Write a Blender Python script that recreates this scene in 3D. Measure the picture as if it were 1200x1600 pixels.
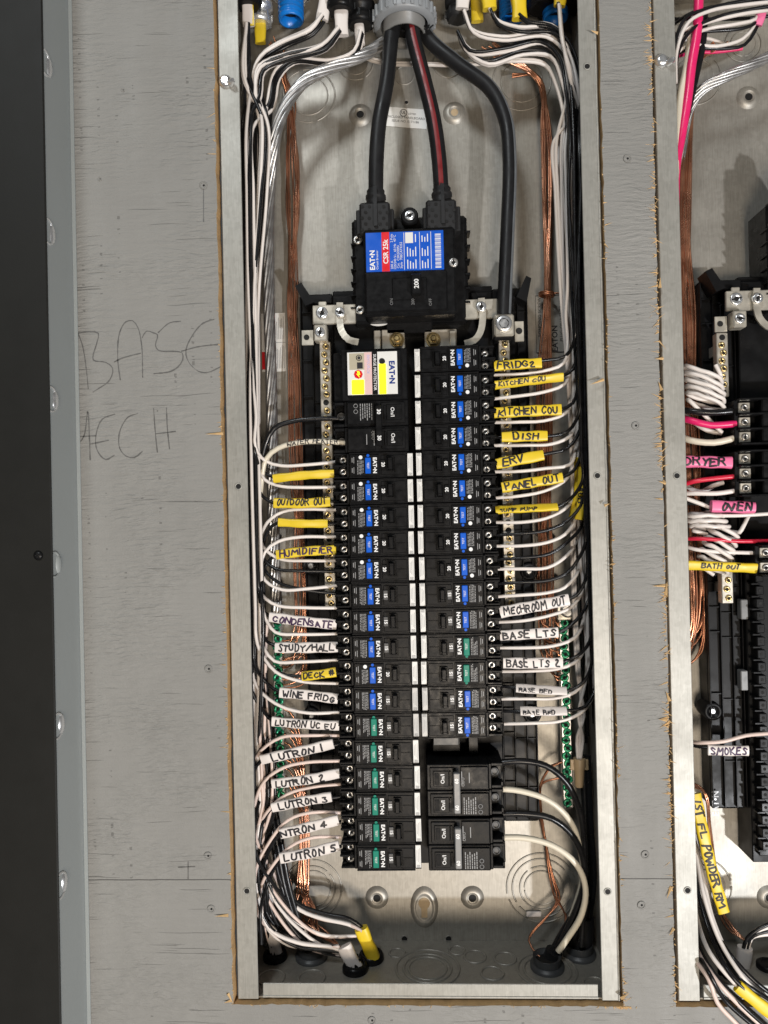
import bpy, math, random
import numpy as np
from mathutils import Matrix, Vector, Euler

random.seed(7)
rng = np.random.default_rng(7)
scene = bpy.context.scene
for o in list(bpy.data.objects):
    bpy.data.objects.remove(o)

# ------------------------------------------------------------------ camera
# world: X right, Y into the wall, Z up, metres. Y = 0 is the plane of the panel flanges,
# X = 0 / Z = 0 the outer lower left corner of the breaker panel.
CAM = np.array([0.1803, -0.7064, 0.4573])
EUL = Euler((math.radians(90.49), math.radians(1.28), math.radians(2.40)), 'XYZ')
FPX = 1160.0
cam_data = bpy.data.cameras.new('camera')
cam = bpy.data.objects.new('camera', cam_data)
cam.location = CAM
cam.rotation_euler = EUL
cam_data.sensor_fit = 'VERTICAL'
cam_data.sensor_height = 36.0
cam_data.lens = 36.0 * FPX / 1600.0
cam_data.clip_start = 0.02
cam_data.clip_end = 100
scene.collection.objects.link(cam)
scene.camera = cam

# ------------------------------------------------------------------ world and lamps
world = bpy.data.worlds.new('World')
scene.world = world
world.use_nodes = True
bg = world.node_tree.nodes['Background']
bg.inputs[0].default_value = (0.80, 0.83, 0.86, 1)
bg.inputs[1].default_value = 0.055


def lamp(name, loc, target, size, power, color):
    d = bpy.data.lights.new(name, 'AREA')
    d.shape = 'DISK'
    d.size = size
    d.energy = power
    d.color = color
    o = bpy.data.objects.new(name, d)
    o.location = loc
    o.rotation_euler = (Vector(target) - Vector(loc)).to_track_quat('-Z', 'Y').to_euler()
    scene.collection.objects.link(o)
    return o


lamp('work_light', (1.36, -2.0, -0.68), (0.25, 0.0, 0.45), 0.09, 41, (0.97, 0.98, 1.0))
lamp('room_light', (0.45, -2.2, -0.35), (0.2, 0.0, 0.45), 0.6, 25, (1.0, 0.86, 0.70))
lamp('ceiling_light', (-0.50, -2.0, 2.30), (0.1, 0.0, 0.45), 0.5, 22, (0.93, 0.98, 1.0))

scene.view_settings.view_transform = 'Standard'
scene.view_settings.look = 'None'
scene.view_settings.exposure = 0.22
scene.view_settings.gamma = 1.0
scene.view_settings.use_curve_mapping = False

# ------------------------------------------------------------------ helpers: pixel of the 1200x1600 photo -> point at a depth
_R = np.array(EUL.to_matrix())


def ray(px, py):
    return _R @ np.array([(px - 600) / FPX, (800 - py) / FPX, -1.0])


def W(px, py, Y):
    d = ray(px, py)
    return CAM + d * ((Y - CAM[1]) / d[1])


def WZ(px, py, Z):
    d = ray(px, py)
    return CAM + d * ((Z - CAM[2]) / d[2])


def WX(px, py, X):
    d = ray(px, py)
    return CAM + d * ((X - CAM[0]) / d[0])


# ------------------------------------------------------------------ materials
MAT = {}


def newmat(name):
    m = bpy.data.materials.new(name)
    m.use_nodes = True
    nt = m.node_tree
    return m, nt, nt.nodes['Principled BSDF']


def setp(b, **k):
    names = {'color': 'Base Color', 'rough': 'Roughness', 'metal': 'Metallic', 'spec': 'Specular IOR Level',
             'emit': 'Emission Color', 'estr': 'Emission Strength', 'coat': 'Coat Weight'}
    for a, v in k.items():
        if a in ('color', 'emit'):
            v = (*v, 1)
        b.inputs[names[a]].default_value = v


def mat(name, color, rough=0.5, metal=0.0, spec=0.5, var=0.10, vscale=90.0, bump=0.0, bscale=600.0, rvar=0.10, stretch=(1, 1, 1), coat=0.0):
    """plain procedural material: colour and gloss varied by noise, fine relief"""
    m, nt, b = newmat(name)
    setp(b, color=color, rough=rough, metal=metal, spec=spec, coat=coat)
    n, l = nt.nodes, nt.links
    tc = n.new('ShaderNodeTexCoord')
    mp = n.new('ShaderNodeMapping')
    mp.inputs['Scale'].default_value = stretch
    l.new(tc.outputs['Object'], mp.inputs[0])
    nz = n.new('ShaderNodeTexNoise')
    nz.inputs['Scale'].default_value = vscale
    nz.inputs['Detail'].default_value = 5
    l.new(mp.outputs[0], nz.inputs['Vector'])
    if var:
        mx = n.new('ShaderNodeMix')
        mx.data_type = 'RGBA'
        mx.inputs[6].default_value = (*[c * (1 - var) for c in color], 1)
        mx.inputs[7].default_value = (*[min(1, c * (1 + var)) for c in color], 1)
        l.new(nz.outputs[0], mx.inputs[0])
        l.new(mx.outputs[2], b.inputs['Base Color'])
    if rvar:
        mr = n.new('ShaderNodeMapRange')
        mr.inputs[1].default_value = 0.3
        mr.inputs[2].default_value = 0.7
        mr.inputs[3].default_value = max(0.03, rough - rvar)
        mr.inputs[4].default_value = min(1, rough + rvar)
        l.new(nz.outputs[0], mr.inputs[0])
        l.new(mr.outputs[0], b.inputs['Roughness'])
    if bump:
        nb = n.new('ShaderNodeTexNoise')
        nb.inputs['Scale'].default_value = bscale
        nb.inputs['Detail'].default_value = 3
        l.new(mp.outputs[0], nb.inputs['Vector'])
        bp = n.new('ShaderNodeBump')
        bp.inputs['Strength'].default_value = bump
        bp.inputs['Distance'].default_value = 0.0004
        l.new(nb.outputs[0], bp.inputs['Height'])
        l.new(bp.outputs[0], b.inputs['Normal'])
    MAT[name] = m
    return m


def steel(name, c1, c2, rough, metal):
    """galvanised sheet: fine brushed grain, faint spangle, cloudy gloss"""
    m, nt, b = newmat(name)
    n, l = nt.nodes, nt.links
    tc = n.new('ShaderNodeTexCoord')
    vo = n.new('ShaderNodeTexVoronoi')
    vo.inputs['Scale'].default_value = 260
    l.new(tc.outputs['Object'], vo.inputs['Vector'])
    mp = n.new('ShaderNodeMapping')
    mp.inputs['Scale'].default_value = (900, 900, 60)
    l.new(tc.outputs['Object'], mp.inputs[0])
    br = n.new('ShaderNodeTexNoise')
    br.inputs['Scale'].default_value = 1.0
    br.inputs['Detail'].default_value = 4
    l.new(mp.outputs[0], br.inputs['Vector'])
    cl = n.new('ShaderNodeTexNoise')
    cl.inputs['Scale'].default_value = 14
    cl.inputs['Detail'].default_value = 6
    l.new(tc.outputs['Object'], cl.inputs['Vector'])
    a1 = n.new('ShaderNodeMath'); a1.operation = 'MULTIPLY_ADD'
    sepc = n.new('ShaderNodeSeparateColor')
    l.new(vo.outputs['Color'], sepc.inputs[0])
    l.new(sepc.outputs[0], a1.inputs[0]); a1.inputs[1].default_value = 0.24
    l.new(br.outputs[0], a1.inputs[2])
    a2 = n.new('ShaderNodeMath'); a2.operation = 'MULTIPLY_ADD'
    l.new(cl.outputs[0], a2.inputs[0]); a2.inputs[1].default_value = 0.45
    l.new(a1.outputs[0], a2.inputs[2])
    mr = n.new('ShaderNodeMapRange')
    mr.inputs[1].default_value = 0.55; mr.inputs[2].default_value = 1.30
    l.new(a2.outputs[0], mr.inputs[0])
    mx = n.new('ShaderNodeMix'); mx.data_type = 'RGBA'
    mx.inputs[6].default_value = (*c1, 1); mx.inputs[7].default_value = (*c2, 1)
    l.new(mr.outputs[0], mx.inputs[0])
    l.new(mx.outputs[2], b.inputs['Base Color'])
    r = n.new('ShaderNodeMapRange')
    r.inputs[1].default_value = 0.3; r.inputs[2].default_value = 0.7
    r.inputs[3].default_value = rough - 0.07; r.inputs[4].default_value = rough + 0.09
    l.new(cl.outputs[0], r.inputs[0])
    l.new(r.outputs[0], b.inputs['Roughness'])
    setp(b, metal=metal, spec=0.5)
    bp = n.new('ShaderNodeBump')
    bp.inputs['Strength'].default_value = 0.12; bp.inputs['Distance'].default_value = 0.0003
    l.new(br.outputs[0], bp.inputs['Height'])
    l.new(bp.outputs[0], b.inputs['Normal'])
    MAT[name] = m


steel('steel', (0.295, 0.278, 0.245), (0.42, 0.398, 0.355), 0.46, 0.50)
steel('flange_steel', (0.28, 0.274, 0.248), (0.40, 0.392, 0.36), 0.48, 0.35)
mat('black_plastic', (0.008, 0.008, 0.0085), 0.34, spec=0.14, var=0.35, vscale=160, bump=0.10, bscale=1500)
mat('black_frame', (0.007, 0.007, 0.0075), 0.40, spec=0.16, var=0.30, vscale=60, bump=0.12, bscale=1200)
mat('black_print_plate', (0.006, 0.006, 0.0065), 0.46, spec=0.12, var=0.3, vscale=200)
mat('grey_handle', (0.19, 0.19, 0.19), 0.35)
mat('grey_handle_dark', (0.055, 0.056, 0.058), 0.42, var=0.2)
mat('charcoal_rubber', (0.016, 0.016, 0.017), 0.50, spec=0.3, var=0.3, bump=0.15, bscale=900)
mat('cable_black', (0.011, 0.011, 0.012), 0.44, spec=0.32, var=0.35, vscale=60, bump=0.12, bscale=500)
mat('cable_red', (0.16, 0.012, 0.014), 0.40, var=0.25)
mat('cable_grey', (0.13, 0.14, 0.15), 0.40, var=0.25)
mat('wire_black', (0.010, 0.010, 0.011), 0.30, spec=0.35, var=0.3)
mat('wire_white', (0.74, 0.685, 0.645), 0.36, var=0.07, vscale=40)
mat('wire_pinkish', (0.70, 0.56, 0.50), 0.38, var=0.08, vscale=40)
mat('wire_cream', (0.68, 0.62, 0.50), 0.38, var=0.08, vscale=40)
mat('wire_shade', (0.50, 0.45, 0.41), 0.40, var=0.10, vscale=40)
mat('wire_red', (0.62, 0.022, 0.055), 0.34, var=0.12)
mat('wire_magenta', (0.74, 0.02, 0.14), 0.34, var=0.10)
mat('jacket_yellow', (0.72, 0.52, 0.022), 0.42, var=0.14, vscale=55, bump=0.15, bscale=300)
mat('jacket_white', (0.72, 0.665, 0.63), 0.45, var=0.08, vscale=55, bump=0.15, bscale=300)
mat('jacket_pink', (0.80, 0.17, 0.34), 0.45, var=0.10, vscale=55, bump=0.15, bscale=300)
mat('copper', (0.60, 0.30, 0.185), 0.27, metal=0.88, var=0.28, vscale=45)
mat('copper_dark', (0.42, 0.19, 0.11), 0.36, metal=0.85, var=0.30, vscale=45)
mat('aluminium', (0.52, 0.51, 0.50), 0.40, metal=0.90, var=0.12, vscale=120)
mat('bar_metal', (0.56, 0.52, 0.45), 0.36, metal=0.65, var=0.12, vscale=120)
mat('plate_metal', (0.60, 0.56, 0.48), 0.36, metal=0.62, var=0.16, vscale=90)
mat('brass', (0.62, 0.47, 0.22), 0.30, metal=0.85, var=0.2, vscale=150)
mat('zinc', (0.74, 0.75, 0.76), 0.26, metal=0.80, var=0.12, vscale=200)
mat('dull_screw', (0.50, 0.49, 0.47), 0.34, metal=0.75, var=0.2, vscale=200)
mat('green_screw', (0.015, 0.27, 0.125), 0.28, metal=0.35, var=0.3, vscale=200)
mat('hole_dark', (0.004, 0.004, 0.004), 0.8, var=0)
mat('sticker_white', (0.72, 0.71, 0.68), 0.48, var=0.06, vscale=70)
mat('sticker_dim', (0.52, 0.51, 0.49), 0.48, var=0.10, vscale=70)
mat('print_grey', (0.30, 0.30, 0.30), 0.5, var=0.15)
mat('print_white', (0.80, 0.80, 0.79), 0.45, var=0.04)
mat('print_pink', (0.70, 0.48, 0.46), 0.5, var=0.05)
mat('print_lilac', (0.50, 0.46, 0.66), 0.5, var=0.05)
mat('print_tan', (0.42, 0.38, 0.28), 0.5, var=0.15)
mat('ink', (0.010, 0.009, 0.013), 0.55, var=0.3)
mat('ink_purple', (0.035, 0.010, 0.055), 0.55, var=0.3)
mat('pencil', (0.105, 0.104, 0.10), 0.5, var=0.5, vscale=300)
mat('blue_label', (0.002, 0.085, 0.52), 0.34, var=0.05)
mat('blue_button', (0.004, 0.10, 0.56), 0.42, spec=0.2, var=0.08)
mat('green_button', (0.004, 0.20, 0.135), 0.42, spec=0.2, var=0.08)
mat('red_label', (0.66, 0.012, 0.018), 0.36, var=0.05)
mat('logo_blue', (0.005, 0.03, 0.20), 0.4, var=0.05)
mat('blue_conduit', (0.004, 0.17, 0.60), 0.36, var=0.15, vscale=60)
mat('grey_pvc', (0.27, 0.285, 0.30), 0.42, var=0.08, vscale=60)
mat('grey_pipe', (0.20, 0.20, 0.195), 0.42, var=0.10)
mat('raw_wood', (0.56, 0.36, 0.17), 0.75, var=0.35, vscale=160, bump=0.5, bscale=700, stretch=(1, 1, 4))
mat('splinter_wood', (0.66, 0.44, 0.21), 0.75, var=0.30, vscale=300)
mat('cabinet_grey', (0.30, 0.325, 0.325), 0.40, var=0.05, vscale=20, bump=0.06, bscale=900)
mat('cabinet_black', (0.011, 0.011, 0.0098), 0.55, spec=0.30, var=0.06, rvar=0.03, vscale=40, bump=0.2, bscale=1600)
mat('tan_plastic', (0.46, 0.33, 0.19), 0.42, var=0.10)
mat('paper_tan', (0.42, 0.32, 0.20), 0.8, var=0.25, vscale=200)
mat('floor_grime', (0.10, 0.092, 0.08), 0.6, var=0.3)


def emitter(name, color, strength):
    m, nt, b = newmat(name)
    setp(b, color=color, rough=0.4, emit=color, estr=strength)
    n, l = nt.nodes, nt.links
    tc = n.new('ShaderNodeTexCoord')
    nz = n.new('ShaderNodeTexNoise'); nz.inputs['Scale'].default_value = 180
    l.new(tc.outputs['Object'], nz.inputs['Vector'])
    mr = n.new('ShaderNodeMapRange'); mr.inputs[3].default_value = strength * 0.75; mr.inputs[4].default_value = strength * 1.2
    l.new(nz.outputs[0], mr.inputs[0]); l.new(mr.outputs[0], b.inputs['Emission Strength'])
    MAT[name] = m


emitter('lit_yellow', (0.95, 0.80, 0.01), 0.9)
emitter('lit_lime', (0.85, 0.85, 0.01), 0.8)


def plywood_material():
    """grey painted plywood: fine horizontal checks, dotted vertical lathe marks, a panel joint, soft relief"""
    m, nt, b = newmat('painted_plywood')
    n, l = nt.nodes, nt.links

    def math_(op, a, bb=None, c=None):
        k = n.new('ShaderNodeMath'); k.operation = op
        for i, v in enumerate((a, bb, c)):
            if v is None:
                continue
            if isinstance(v, (int, float)):
                k.inputs[i].default_value = v
            else:
                l.new(v, k.inputs[i])
        return k.outputs[0]

    def noise(scale, detail=4, sx=1, sz=1, off=0):
        mp = n.new('ShaderNodeMapping')
        mp.inputs['Scale'].default_value = (sx, 1, sz)
        mp.inputs['Location'].default_value = (off, 0, off)
        l.new(tc.outputs['Object'], mp.inputs[0])
        k = n.new('ShaderNodeTexNoise'); k.inputs['Scale'].default_value = scale; k.inputs['Detail'].default_value = detail
        l.new(mp.outputs[0], k.inputs['Vector'])
        return k.outputs[0]
    tc = n.new('ShaderNodeTexCoord')
    sep = n.new('ShaderNodeSeparateXYZ'); l.new(tc.outputs['Object'], sep.inputs[0])
    X, Z = sep.outputs[0], sep.outputs[2]
    # checks: long thin cracks along the grain, where a slow mask lets them show
    warp = math_('MULTIPLY_ADD', noise(9, 3), 0.010, Z)
    cb = n.new('ShaderNodeCombineXYZ')
    l.new(math_('MULTIPLY', X, 10.0), cb.inputs[0]); l.new(math_('MULTIPLY', warp, 700.0), cb.inputs[2])
    ck = n.new('ShaderNodeTexNoise'); ck.inputs['Scale'].default_value = 1.0; ck.inputs['Detail'].default_value = 2.5
    l.new(cb.outputs[0], ck.inputs['Vector'])
    patch = noise(16, 2, 1, 1.4, 3.1)
    thr = math_('MULTIPLY_ADD', patch, -0.24, 0.805)
    crack = n.new('ShaderNodeMapRange'); crack.inputs[1].default_value = 0.0; crack.inputs[2].default_value = 0.035
    l.new(math_('SUBTRACT', ck.outputs[0], thr), crack.inputs[0])
    crack = crack.outputs[0]
    # dotted vertical rows
    cell = math_('MULTIPLY', math_('ABSOLUTE', math_('SUBTRACT', math_('FRACT', math_('MULTIPLY', math_('MULTIPLY_ADD', noise(5, 1, 1, 1, 9), 0.004, X), 57.0)), 0.5)), 1.0)
    row = math_('LESS_THAN', cell, 0.07)
    dash = math_('GREATER_THAN', noise(1.0, 1, 60, 330, 1.3), 0.64)
    rmask = math_('GREATER_THAN', noise(7, 2, 1.6, 0.8, 5.7), 0.56)
    dots = math_('MULTIPLY', math_('MULTIPLY', row, dash), rmask)
    # joint of two boards
    zj = math_('MULTIPLY_ADD', noise(40, 2, 1, 0, 2), 0.0012, Z)
    joint = math_('LESS_THAN', math_('ABSOLUTE', math_('SUBTRACT', zj, 0.1180)), 0.00045)
    dark = math_('MAXIMUM', math_('MAXIMUM', math_('MULTIPLY', crack, 0.33), math_('MULTIPLY', dots, 0.42)), math_('MULTIPLY', joint, 0.8))
    cloud = math_('ADD', math_('MULTIPLY', noise(6, 5, 1, 1, 8), 0.55), math_('ADD', math_('MULTIPLY', noise(1.0, 5, 12, 260, 2.2), 0.30), math_('MULTIPLY', noise(1.0, 4, 45, 3, 6.1), 0.25)))
    base = n.new('ShaderNodeMix'); base.data_type = 'RGBA'
    base.inputs[6].default_value = (0.185, 0.182, 0.172, 1); base.inputs[7].default_value = (0.290, 0.285, 0.270, 1)
    l.new(cloud, base.inputs[0])
    mx = n.new('ShaderNodeMix'); mx.data_type = 'RGBA'
    mx.inputs[7].default_value = (0.045, 0.043, 0.040, 1)
    l.new(dark, mx.inputs[0]); l.new(base.outputs[2], mx.inputs[6])
    l.new(mx.outputs[2], b.inputs['Base Color'])
    # relief: grain wrinkles in patches and roller stipple
    cb2 = n.new('ShaderNodeCombineXYZ')
    l.new(math_('MULTIPLY', X, 60.0), cb2.inputs[0]); l.new(math_('MULTIPLY', math_('MULTIPLY_ADD', noise(22, 3), 0.012, Z), 330.0), cb2.inputs[2])
    wr = n.new('ShaderNodeTexNoise'); wr.inputs['Scale'].default_value = 1.0; wr.inputs['Detail'].default_value = 2
    l.new(cb2.outputs[0], wr.inputs['Vector'])
    wmask = n.new('ShaderNodeMapRange'); wmask.inputs[1].default_value = 0.42; wmask.inputs[2].default_value = 0.68
    l.new(noise(11, 3, 1, 1.3, 4.4), wmask.inputs[0])
    h = math_('MULTIPLY', wr.outputs[0], math_('MULTIPLY_ADD', wmask.outputs[0], 1.7, 0.45))
    h = math_('MULTIPLY_ADD', noise(1300, 2), 0.22, h)
    h = math_('MULTIPLY_ADD', dark, -1.4, h)
    bp = n.new('ShaderNodeBump'); bp.inputs['Strength'].default_value = 0.75; bp.inputs['Distance'].default_value = 0.0020
    l.new(h, bp.inputs['Height']); l.new(bp.outputs[0], b.inputs['Normal'])
    setp(b, spec=0.32)
    rr = n.new('ShaderNodeMapRange'); rr.inputs[1].default_value = 0.3; rr.inputs[2].default_value = 0.7; rr.inputs[3].default_value = 0.46; rr.inputs[4].default_value = 0.72
    l.new(noise(1.0, 4, 50, 6, 3.3), rr.inputs[0]); l.new(rr.outputs[0], b.inputs['Roughness'])
    MAT['painted_plywood'] = m


plywood_material()

# ------------------------------------------------------------------ mesh building
COL = scene.collection


class MB:
    def __init__(self):
        self.v, self.f, self.s, self.m = [], [], [], []

    def add(self, verts, faces, smooth=False, mi=0, M=None):
        o = len(self.v)
        if M is not None:
            verts = [M @ Vector(p) for p in verts]
        self.v.extend([tuple(map(float, p)) for p in verts])
        for f in faces:
            self.f.append(tuple(i + o for i in f))
            self.s.append(smooth)
            self.m.append(mi)
        return self

    def box(self, x0, x1, y0, y1, z0, z1, c=0.0, mi=0, M=None):
        if x0 > x1: x0, x1 = x1, x0
        if y0 > y1: y0, y1 = y1, y0
        if z0 > z1: z0, z1 = z1, z0
        c = min(c, 0.45 * (x1 - x0), 0.45 * (y1 - y0), 0.45 * (z1 - z0))
        if c <= 0:
            v = [(x, y, z) for x in (x0, x1) for y in (y0, y1) for z in (z0, z1)]
            return self.add(v, [(0, 1, 3, 2), (4, 6, 7, 5), (0, 4, 5, 1), (2, 3, 7, 6), (0, 2, 6, 4), (1, 5, 7, 3)], False, mi, M)
        v = []; idx = {}
        for i, x in enumerate((x0, x1)):
            for j, y in enumerate((y0, y1)):
                for k, z in enumerate((z0, z1)):
                    dx, dy, dz = (c if i == 0 else -c), (c if j == 0 else -c), (c if k == 0 else -c)
                    idx[i, j, k] = len(v)
                    v += [(x, y + dy, z + dz), (x + dx, y, z + dz), (x + dx, y + dy, z)]
        g = lambda i, j, k, a: idx[i, j, k] + a
        F = []
        for s in (0, 1):
            F.append([g(s, 0, 0, 0), g(s, 0, 1, 0), g(s, 1, 1, 0), g(s, 1, 0, 0)])
            F.append([g(0, s, 0, 1), g(1, s, 0, 1), g(1, s, 1, 1), g(0, s, 1, 1)])
            F.append([g(0, 0, s, 2), g(0, 1, s, 2), g(1, 1, s, 2), g(1, 0, s, 2)])
        for a in (0, 1):
            for b in (0, 1):
                F.append([g(a, b, 0, 0), g(a, b, 1, 0), g(a, b, 1, 1), g(a, b, 0, 1)])
                F.append([g(a, 0, b, 0), g(a, 1, b, 0), g(a, 1, b, 2), g(a, 0, b, 2)])
                F.append([g(0, a, b, 1), g(1, a, b, 1), g(1, a, b, 2), g(0, a, b, 2)])
        for i in (0, 1):
            for j in (0, 1):
                for k in (0, 1):
                    F.append([g(i, j, k, 0), g(i, j, k, 1), g(i, j, k, 2)])
        ctr = Vector(((x0 + x1) / 2, (y0 + y1) / 2, (z0 + z1) / 2))
        out = []
        for f in F:
            p = [Vector(v[t]) for t in f]
            nrm = (p[1] - p[0]).cross(p[2] - p[0])
            if nrm.dot(sum(p, Vector()) / len(p) - ctr) < 0:
                f = f[::-1]
            out.append(tuple(f))
        return self.add(v, out, False, mi, M)

    def lathe(self, prof, M, n=20, mi=0, smooth=True, cap0=True, cap1=True):
        """prof: (radius, height) along local z of M"""
        v, f = [], []
        for r, h in prof:
            for k in range(n):
                a = 2 * math.pi * k / n
                v.append((r * math.cos(a), r * math.sin(a), h))
        for i in range(len(prof) - 1):
            for k in range(n):
                k2 = (k + 1) % n
                f.append((i * n + k, i * n + k2, (i + 1) * n + k2, (i + 1) * n + k))
        self.add(v, f, smooth, mi, M)
        if cap0:
            self.add(v[:n], [tuple(range(n))[::-1]], False, mi, M)
        if cap1:
            self.add(v[-n:], [tuple(range(n))], False, mi, M)
        return self

    def torus(self, M, R, r, n=28, k=6, mi=0, a0=0.0, a1=2 * math.pi):
        v, f = [], []
        full = abs(a1 - a0 - 2 * math.pi) < 1e-6
        nn = n if full else n + 1
        for i in range(nn):
            a = a0 + (a1 - a0) * i / n
            for j in range(k):
                b = 2 * math.pi * j / k
                v.append(((R + r * math.cos(b)) * math.cos(a), (R + r * math.cos(b)) * math.sin(a), r * math.sin(b)))
        for i in range(n):
            i2 = (i + 1) % nn
            for j in range(k):
                j2 = (j + 1) % k
                f.append((i * k + j, i2 * k + j, i2 * k + j2, i * k + j2))
        return self.add(v, f, True, mi, M)

    def tube(self, pts, r, n=8, mi=0, caps=True):
        v, f = tube_geo(pts, r, n)
        self.add(v, f, True, mi)
        if caps:
            self.add(v[:n], [tuple(range(n))[::-1]], False, mi)
            self.add(v[-n:], [tuple(range(n))], False, mi)
        return self

    def poly(self, pts, y0, y1, mi=0, M=None):
        """outline (x, z) extruded from y0 (front) to y1"""
        n = len(pts)
        v = [(x, y0, z) for x, z in pts] + [(x, y1, z) for x, z in pts]
        f = [tuple(range(n)), tuple(range(2 * n - 1, n - 1, -1))]
        f += [(i, i + n, (i + 1) % n + n, (i + 1) % n) for i in range(n)]
        return self.add(v, f, False, mi, M)

    def mesh(self, name, mats):
        me = bpy.data.meshes.new(name)
        me.from_pydata(self.v, [], self.f)
        me.polygons.foreach_set('use_smooth', self.s)
        me.polygons.foreach_set('material_index', self.m)
        for m in (mats if isinstance(mats, (list, tuple)) else [mats]):
            me.materials.append(MAT[m])
        me.update()
        return me

    def build(self, name, mats, parent=None, kind=None, label=None):
        o = bpy.data.objects.new(name, self.mesh(name, mats))
        COL.objects.link(o)
        if parent is not None:
            o.parent = parent
            if parent.type == 'EMPTY':
                o.matrix_parent_inverse = Matrix.Translation(-parent.location)
        if kind: o['kind'] = kind
        if label: o['label'] = label
        return o

    def local(self, name, mats, parent):
        """part in the parent's own coordinates"""
        o = bpy.data.objects.new(name, self.mesh(name, mats))
        COL.objects.link(o)
        o.parent = parent
        return o


def tag(o, label, cat, group=None):
    o['label'] = label; o['category'] = cat
    if group: o['group'] = group
    return o


def thing(name, loc, label, cat, group=None):
    o = bpy.data.objects.new(name, None)
    o.empty_display_size = 0.01
    o.location = loc
    COL.objects.link(o)
    return tag(o, label, cat, group)


def copy_tree(o, parent=None):
    c = o.copy(); COL.objects.link(c); c.parent = parent
    for ch in list(o.children):
        copy_tree(ch, c)
    return c


def frames(pts):
    P = np.asarray(pts, float)
    T = np.gradient(P, axis=0)
    T /= np.linalg.norm(T, axis=1)[:, None] + 1e-12
    up = np.array([0, 1.0, 0])
    if abs(T[0] @ up) > 0.9:
        up = np.array([1.0, 0, 0])
    N = np.zeros_like(P)
    nrm = up - (up @ T[0]) * T[0]
    for i in range(len(P)):
        nrm = nrm - (nrm @ T[i]) * T[i]
        nrm /= np.linalg.norm(nrm) + 1e-12
        N[i] = nrm
    return P, T, N, np.cross(T, N)


def tube_geo(pts, r, n):
    P, T, N, B = frames(pts)
    rr = np.broadcast_to(np.asarray(r, float), (len(P),))
    a = np.arange(n) * 2 * math.pi / n
    ring = P[:, None, :] + rr[:, None, None] * (np.cos(a)[None, :, None] * N[:, None, :] + np.sin(a)[None, :, None] * B[:, None, :])
    v = ring.reshape(-1, 3)
    i = np.arange(len(P) - 1)[:, None] * n; j = np.arange(n)[None, :]; j2 = (j + 1) % n
    f = np.stack([i + j, i + j2, i + n + j2, i + n + j], -1).reshape(-1, 4)
    return [tuple(x) for x in v], [tuple(x) for x in f.tolist()]


def spline(pts, step=0.005, jitter=0.0):
    """centripetal Catmull-Rom through 3D points, resampled"""
    P = np.asarray(pts, float)
    if jitter:
        P = P.copy(); P[1:-1] += rng.normal(0, jitter, P[1:-1].shape)
    if len(P) == 2:
        k = max(3, int(np.linalg.norm(P[1] - P[0]) / step))
        return np.linspace(P[0], P[1], k)
    Q = np.vstack([2 * P[0] - P[1], P, 2 * P[-1] - P[-2]])
    out = []
    for i in range(1, len(Q) - 2):
        p0, p1, p2, p3 = Q[i - 1:i + 3]
        d = lambda a, b: max(1e-6, np.linalg.norm(a - b)) ** 0.5
        t0 = 0; t1 = t0 + d(p0, p1); t2 = t1 + d(p1, p2); t3 = t2 + d(p2, p3)
        k = max(2, int(np.linalg.norm(p2 - p1) / step))
        t = np.linspace(t1, t2, k, endpoint=False)[:, None]
        A1 = (t1 - t) / (t1 - t0) * p0 + (t - t0) / (t1 - t0) * p1
        A2 = (t2 - t) / (t2 - t1) * p1 + (t - t1) / (t2 - t1) * p2
        A3 = (t3 - t) / (t3 - t2) * p2 + (t - t2) / (t3 - t2) * p3
        B1 = (t2 - t) / (t2 - t0) * A1 + (t - t0) / (t2 - t0) * A2
        B2 = (t3 - t) / (t3 - t1) * A2 + (t - t1) / (t3 - t1) * A3
        out.append((t2 - t) / (t2 - t1) * B1 + (t - t1) / (t2 - t1) * B2)
    out.append(P[-1:])
    return np.vstack(out)


def pixpath(pts, Y=None):
    """[(px, py, depth)] -> 3D points"""
    return np.array([W(p[0], p[1], p[2] if len(p) > 2 else Y) for p in pts])


AX = {'Y': Matrix.Rotation(math.radians(90), 4, 'X'),     # local z -> -Y (towards the camera)
      'Z': Matrix.Identity(4),
      '-Z': Matrix.Rotation(math.radians(180), 4, 'X'),
      'X': Matrix.Rotation(math.radians(90), 4, 'Y'),
      '-X': Matrix.Rotation(math.radians(-90), 4, 'Y')}


def at(p, ax='Y', spin=0.0):
    return Matrix.Translation(Vector(p)) @ AX[ax] @ Matrix.Rotation(spin, 4, 'Z')


# ---- lettering
_tc = {}


def text_geo(s, size, bold=0.0):
    key = (s, size, bold)
    if key not in _tc:
        cu = bpy.data.curves.new('lettering', 'FONT')
        cu.body = s; cu.size = size; cu.align_x = 'CENTER'; cu.align_y = 'CENTER'
        cu.resolution_u = 2; cu.offset = bold * size
        ob = bpy.data.objects.new('lettering', cu)
        COL.objects.link(ob)
        dg = bpy.context.evaluated_depsgraph_get()
        me = bpy.data.meshes.new_from_object(ob.evaluated_get(dg))
        _tc[key] = ([tuple(v.co) for v in me.vertices], [tuple(p.vertices) for p in me.polygons])
        bpy.data.objects.remove(ob); bpy.data.curves.remove(cu); bpy.data.meshes.remove(me)
    return _tc[key]


def put_text(mb, s, size, x, y, z, rot=0, bold=0.0, mi=0, sx=1.0):
    """flat lettering facing -Y, centred at (x, y, z); rot 90 reads upwards, -90 downwards"""
    v, f = text_geo(s, size, bold)
    c, sn = math.cos(math.radians(rot)), math.sin(math.radians(rot))
    mb.add([(x + c * a * sx - sn * b, y, z + sn * a * sx + c * b) for a, b, _ in v], f, False, mi)


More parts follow.
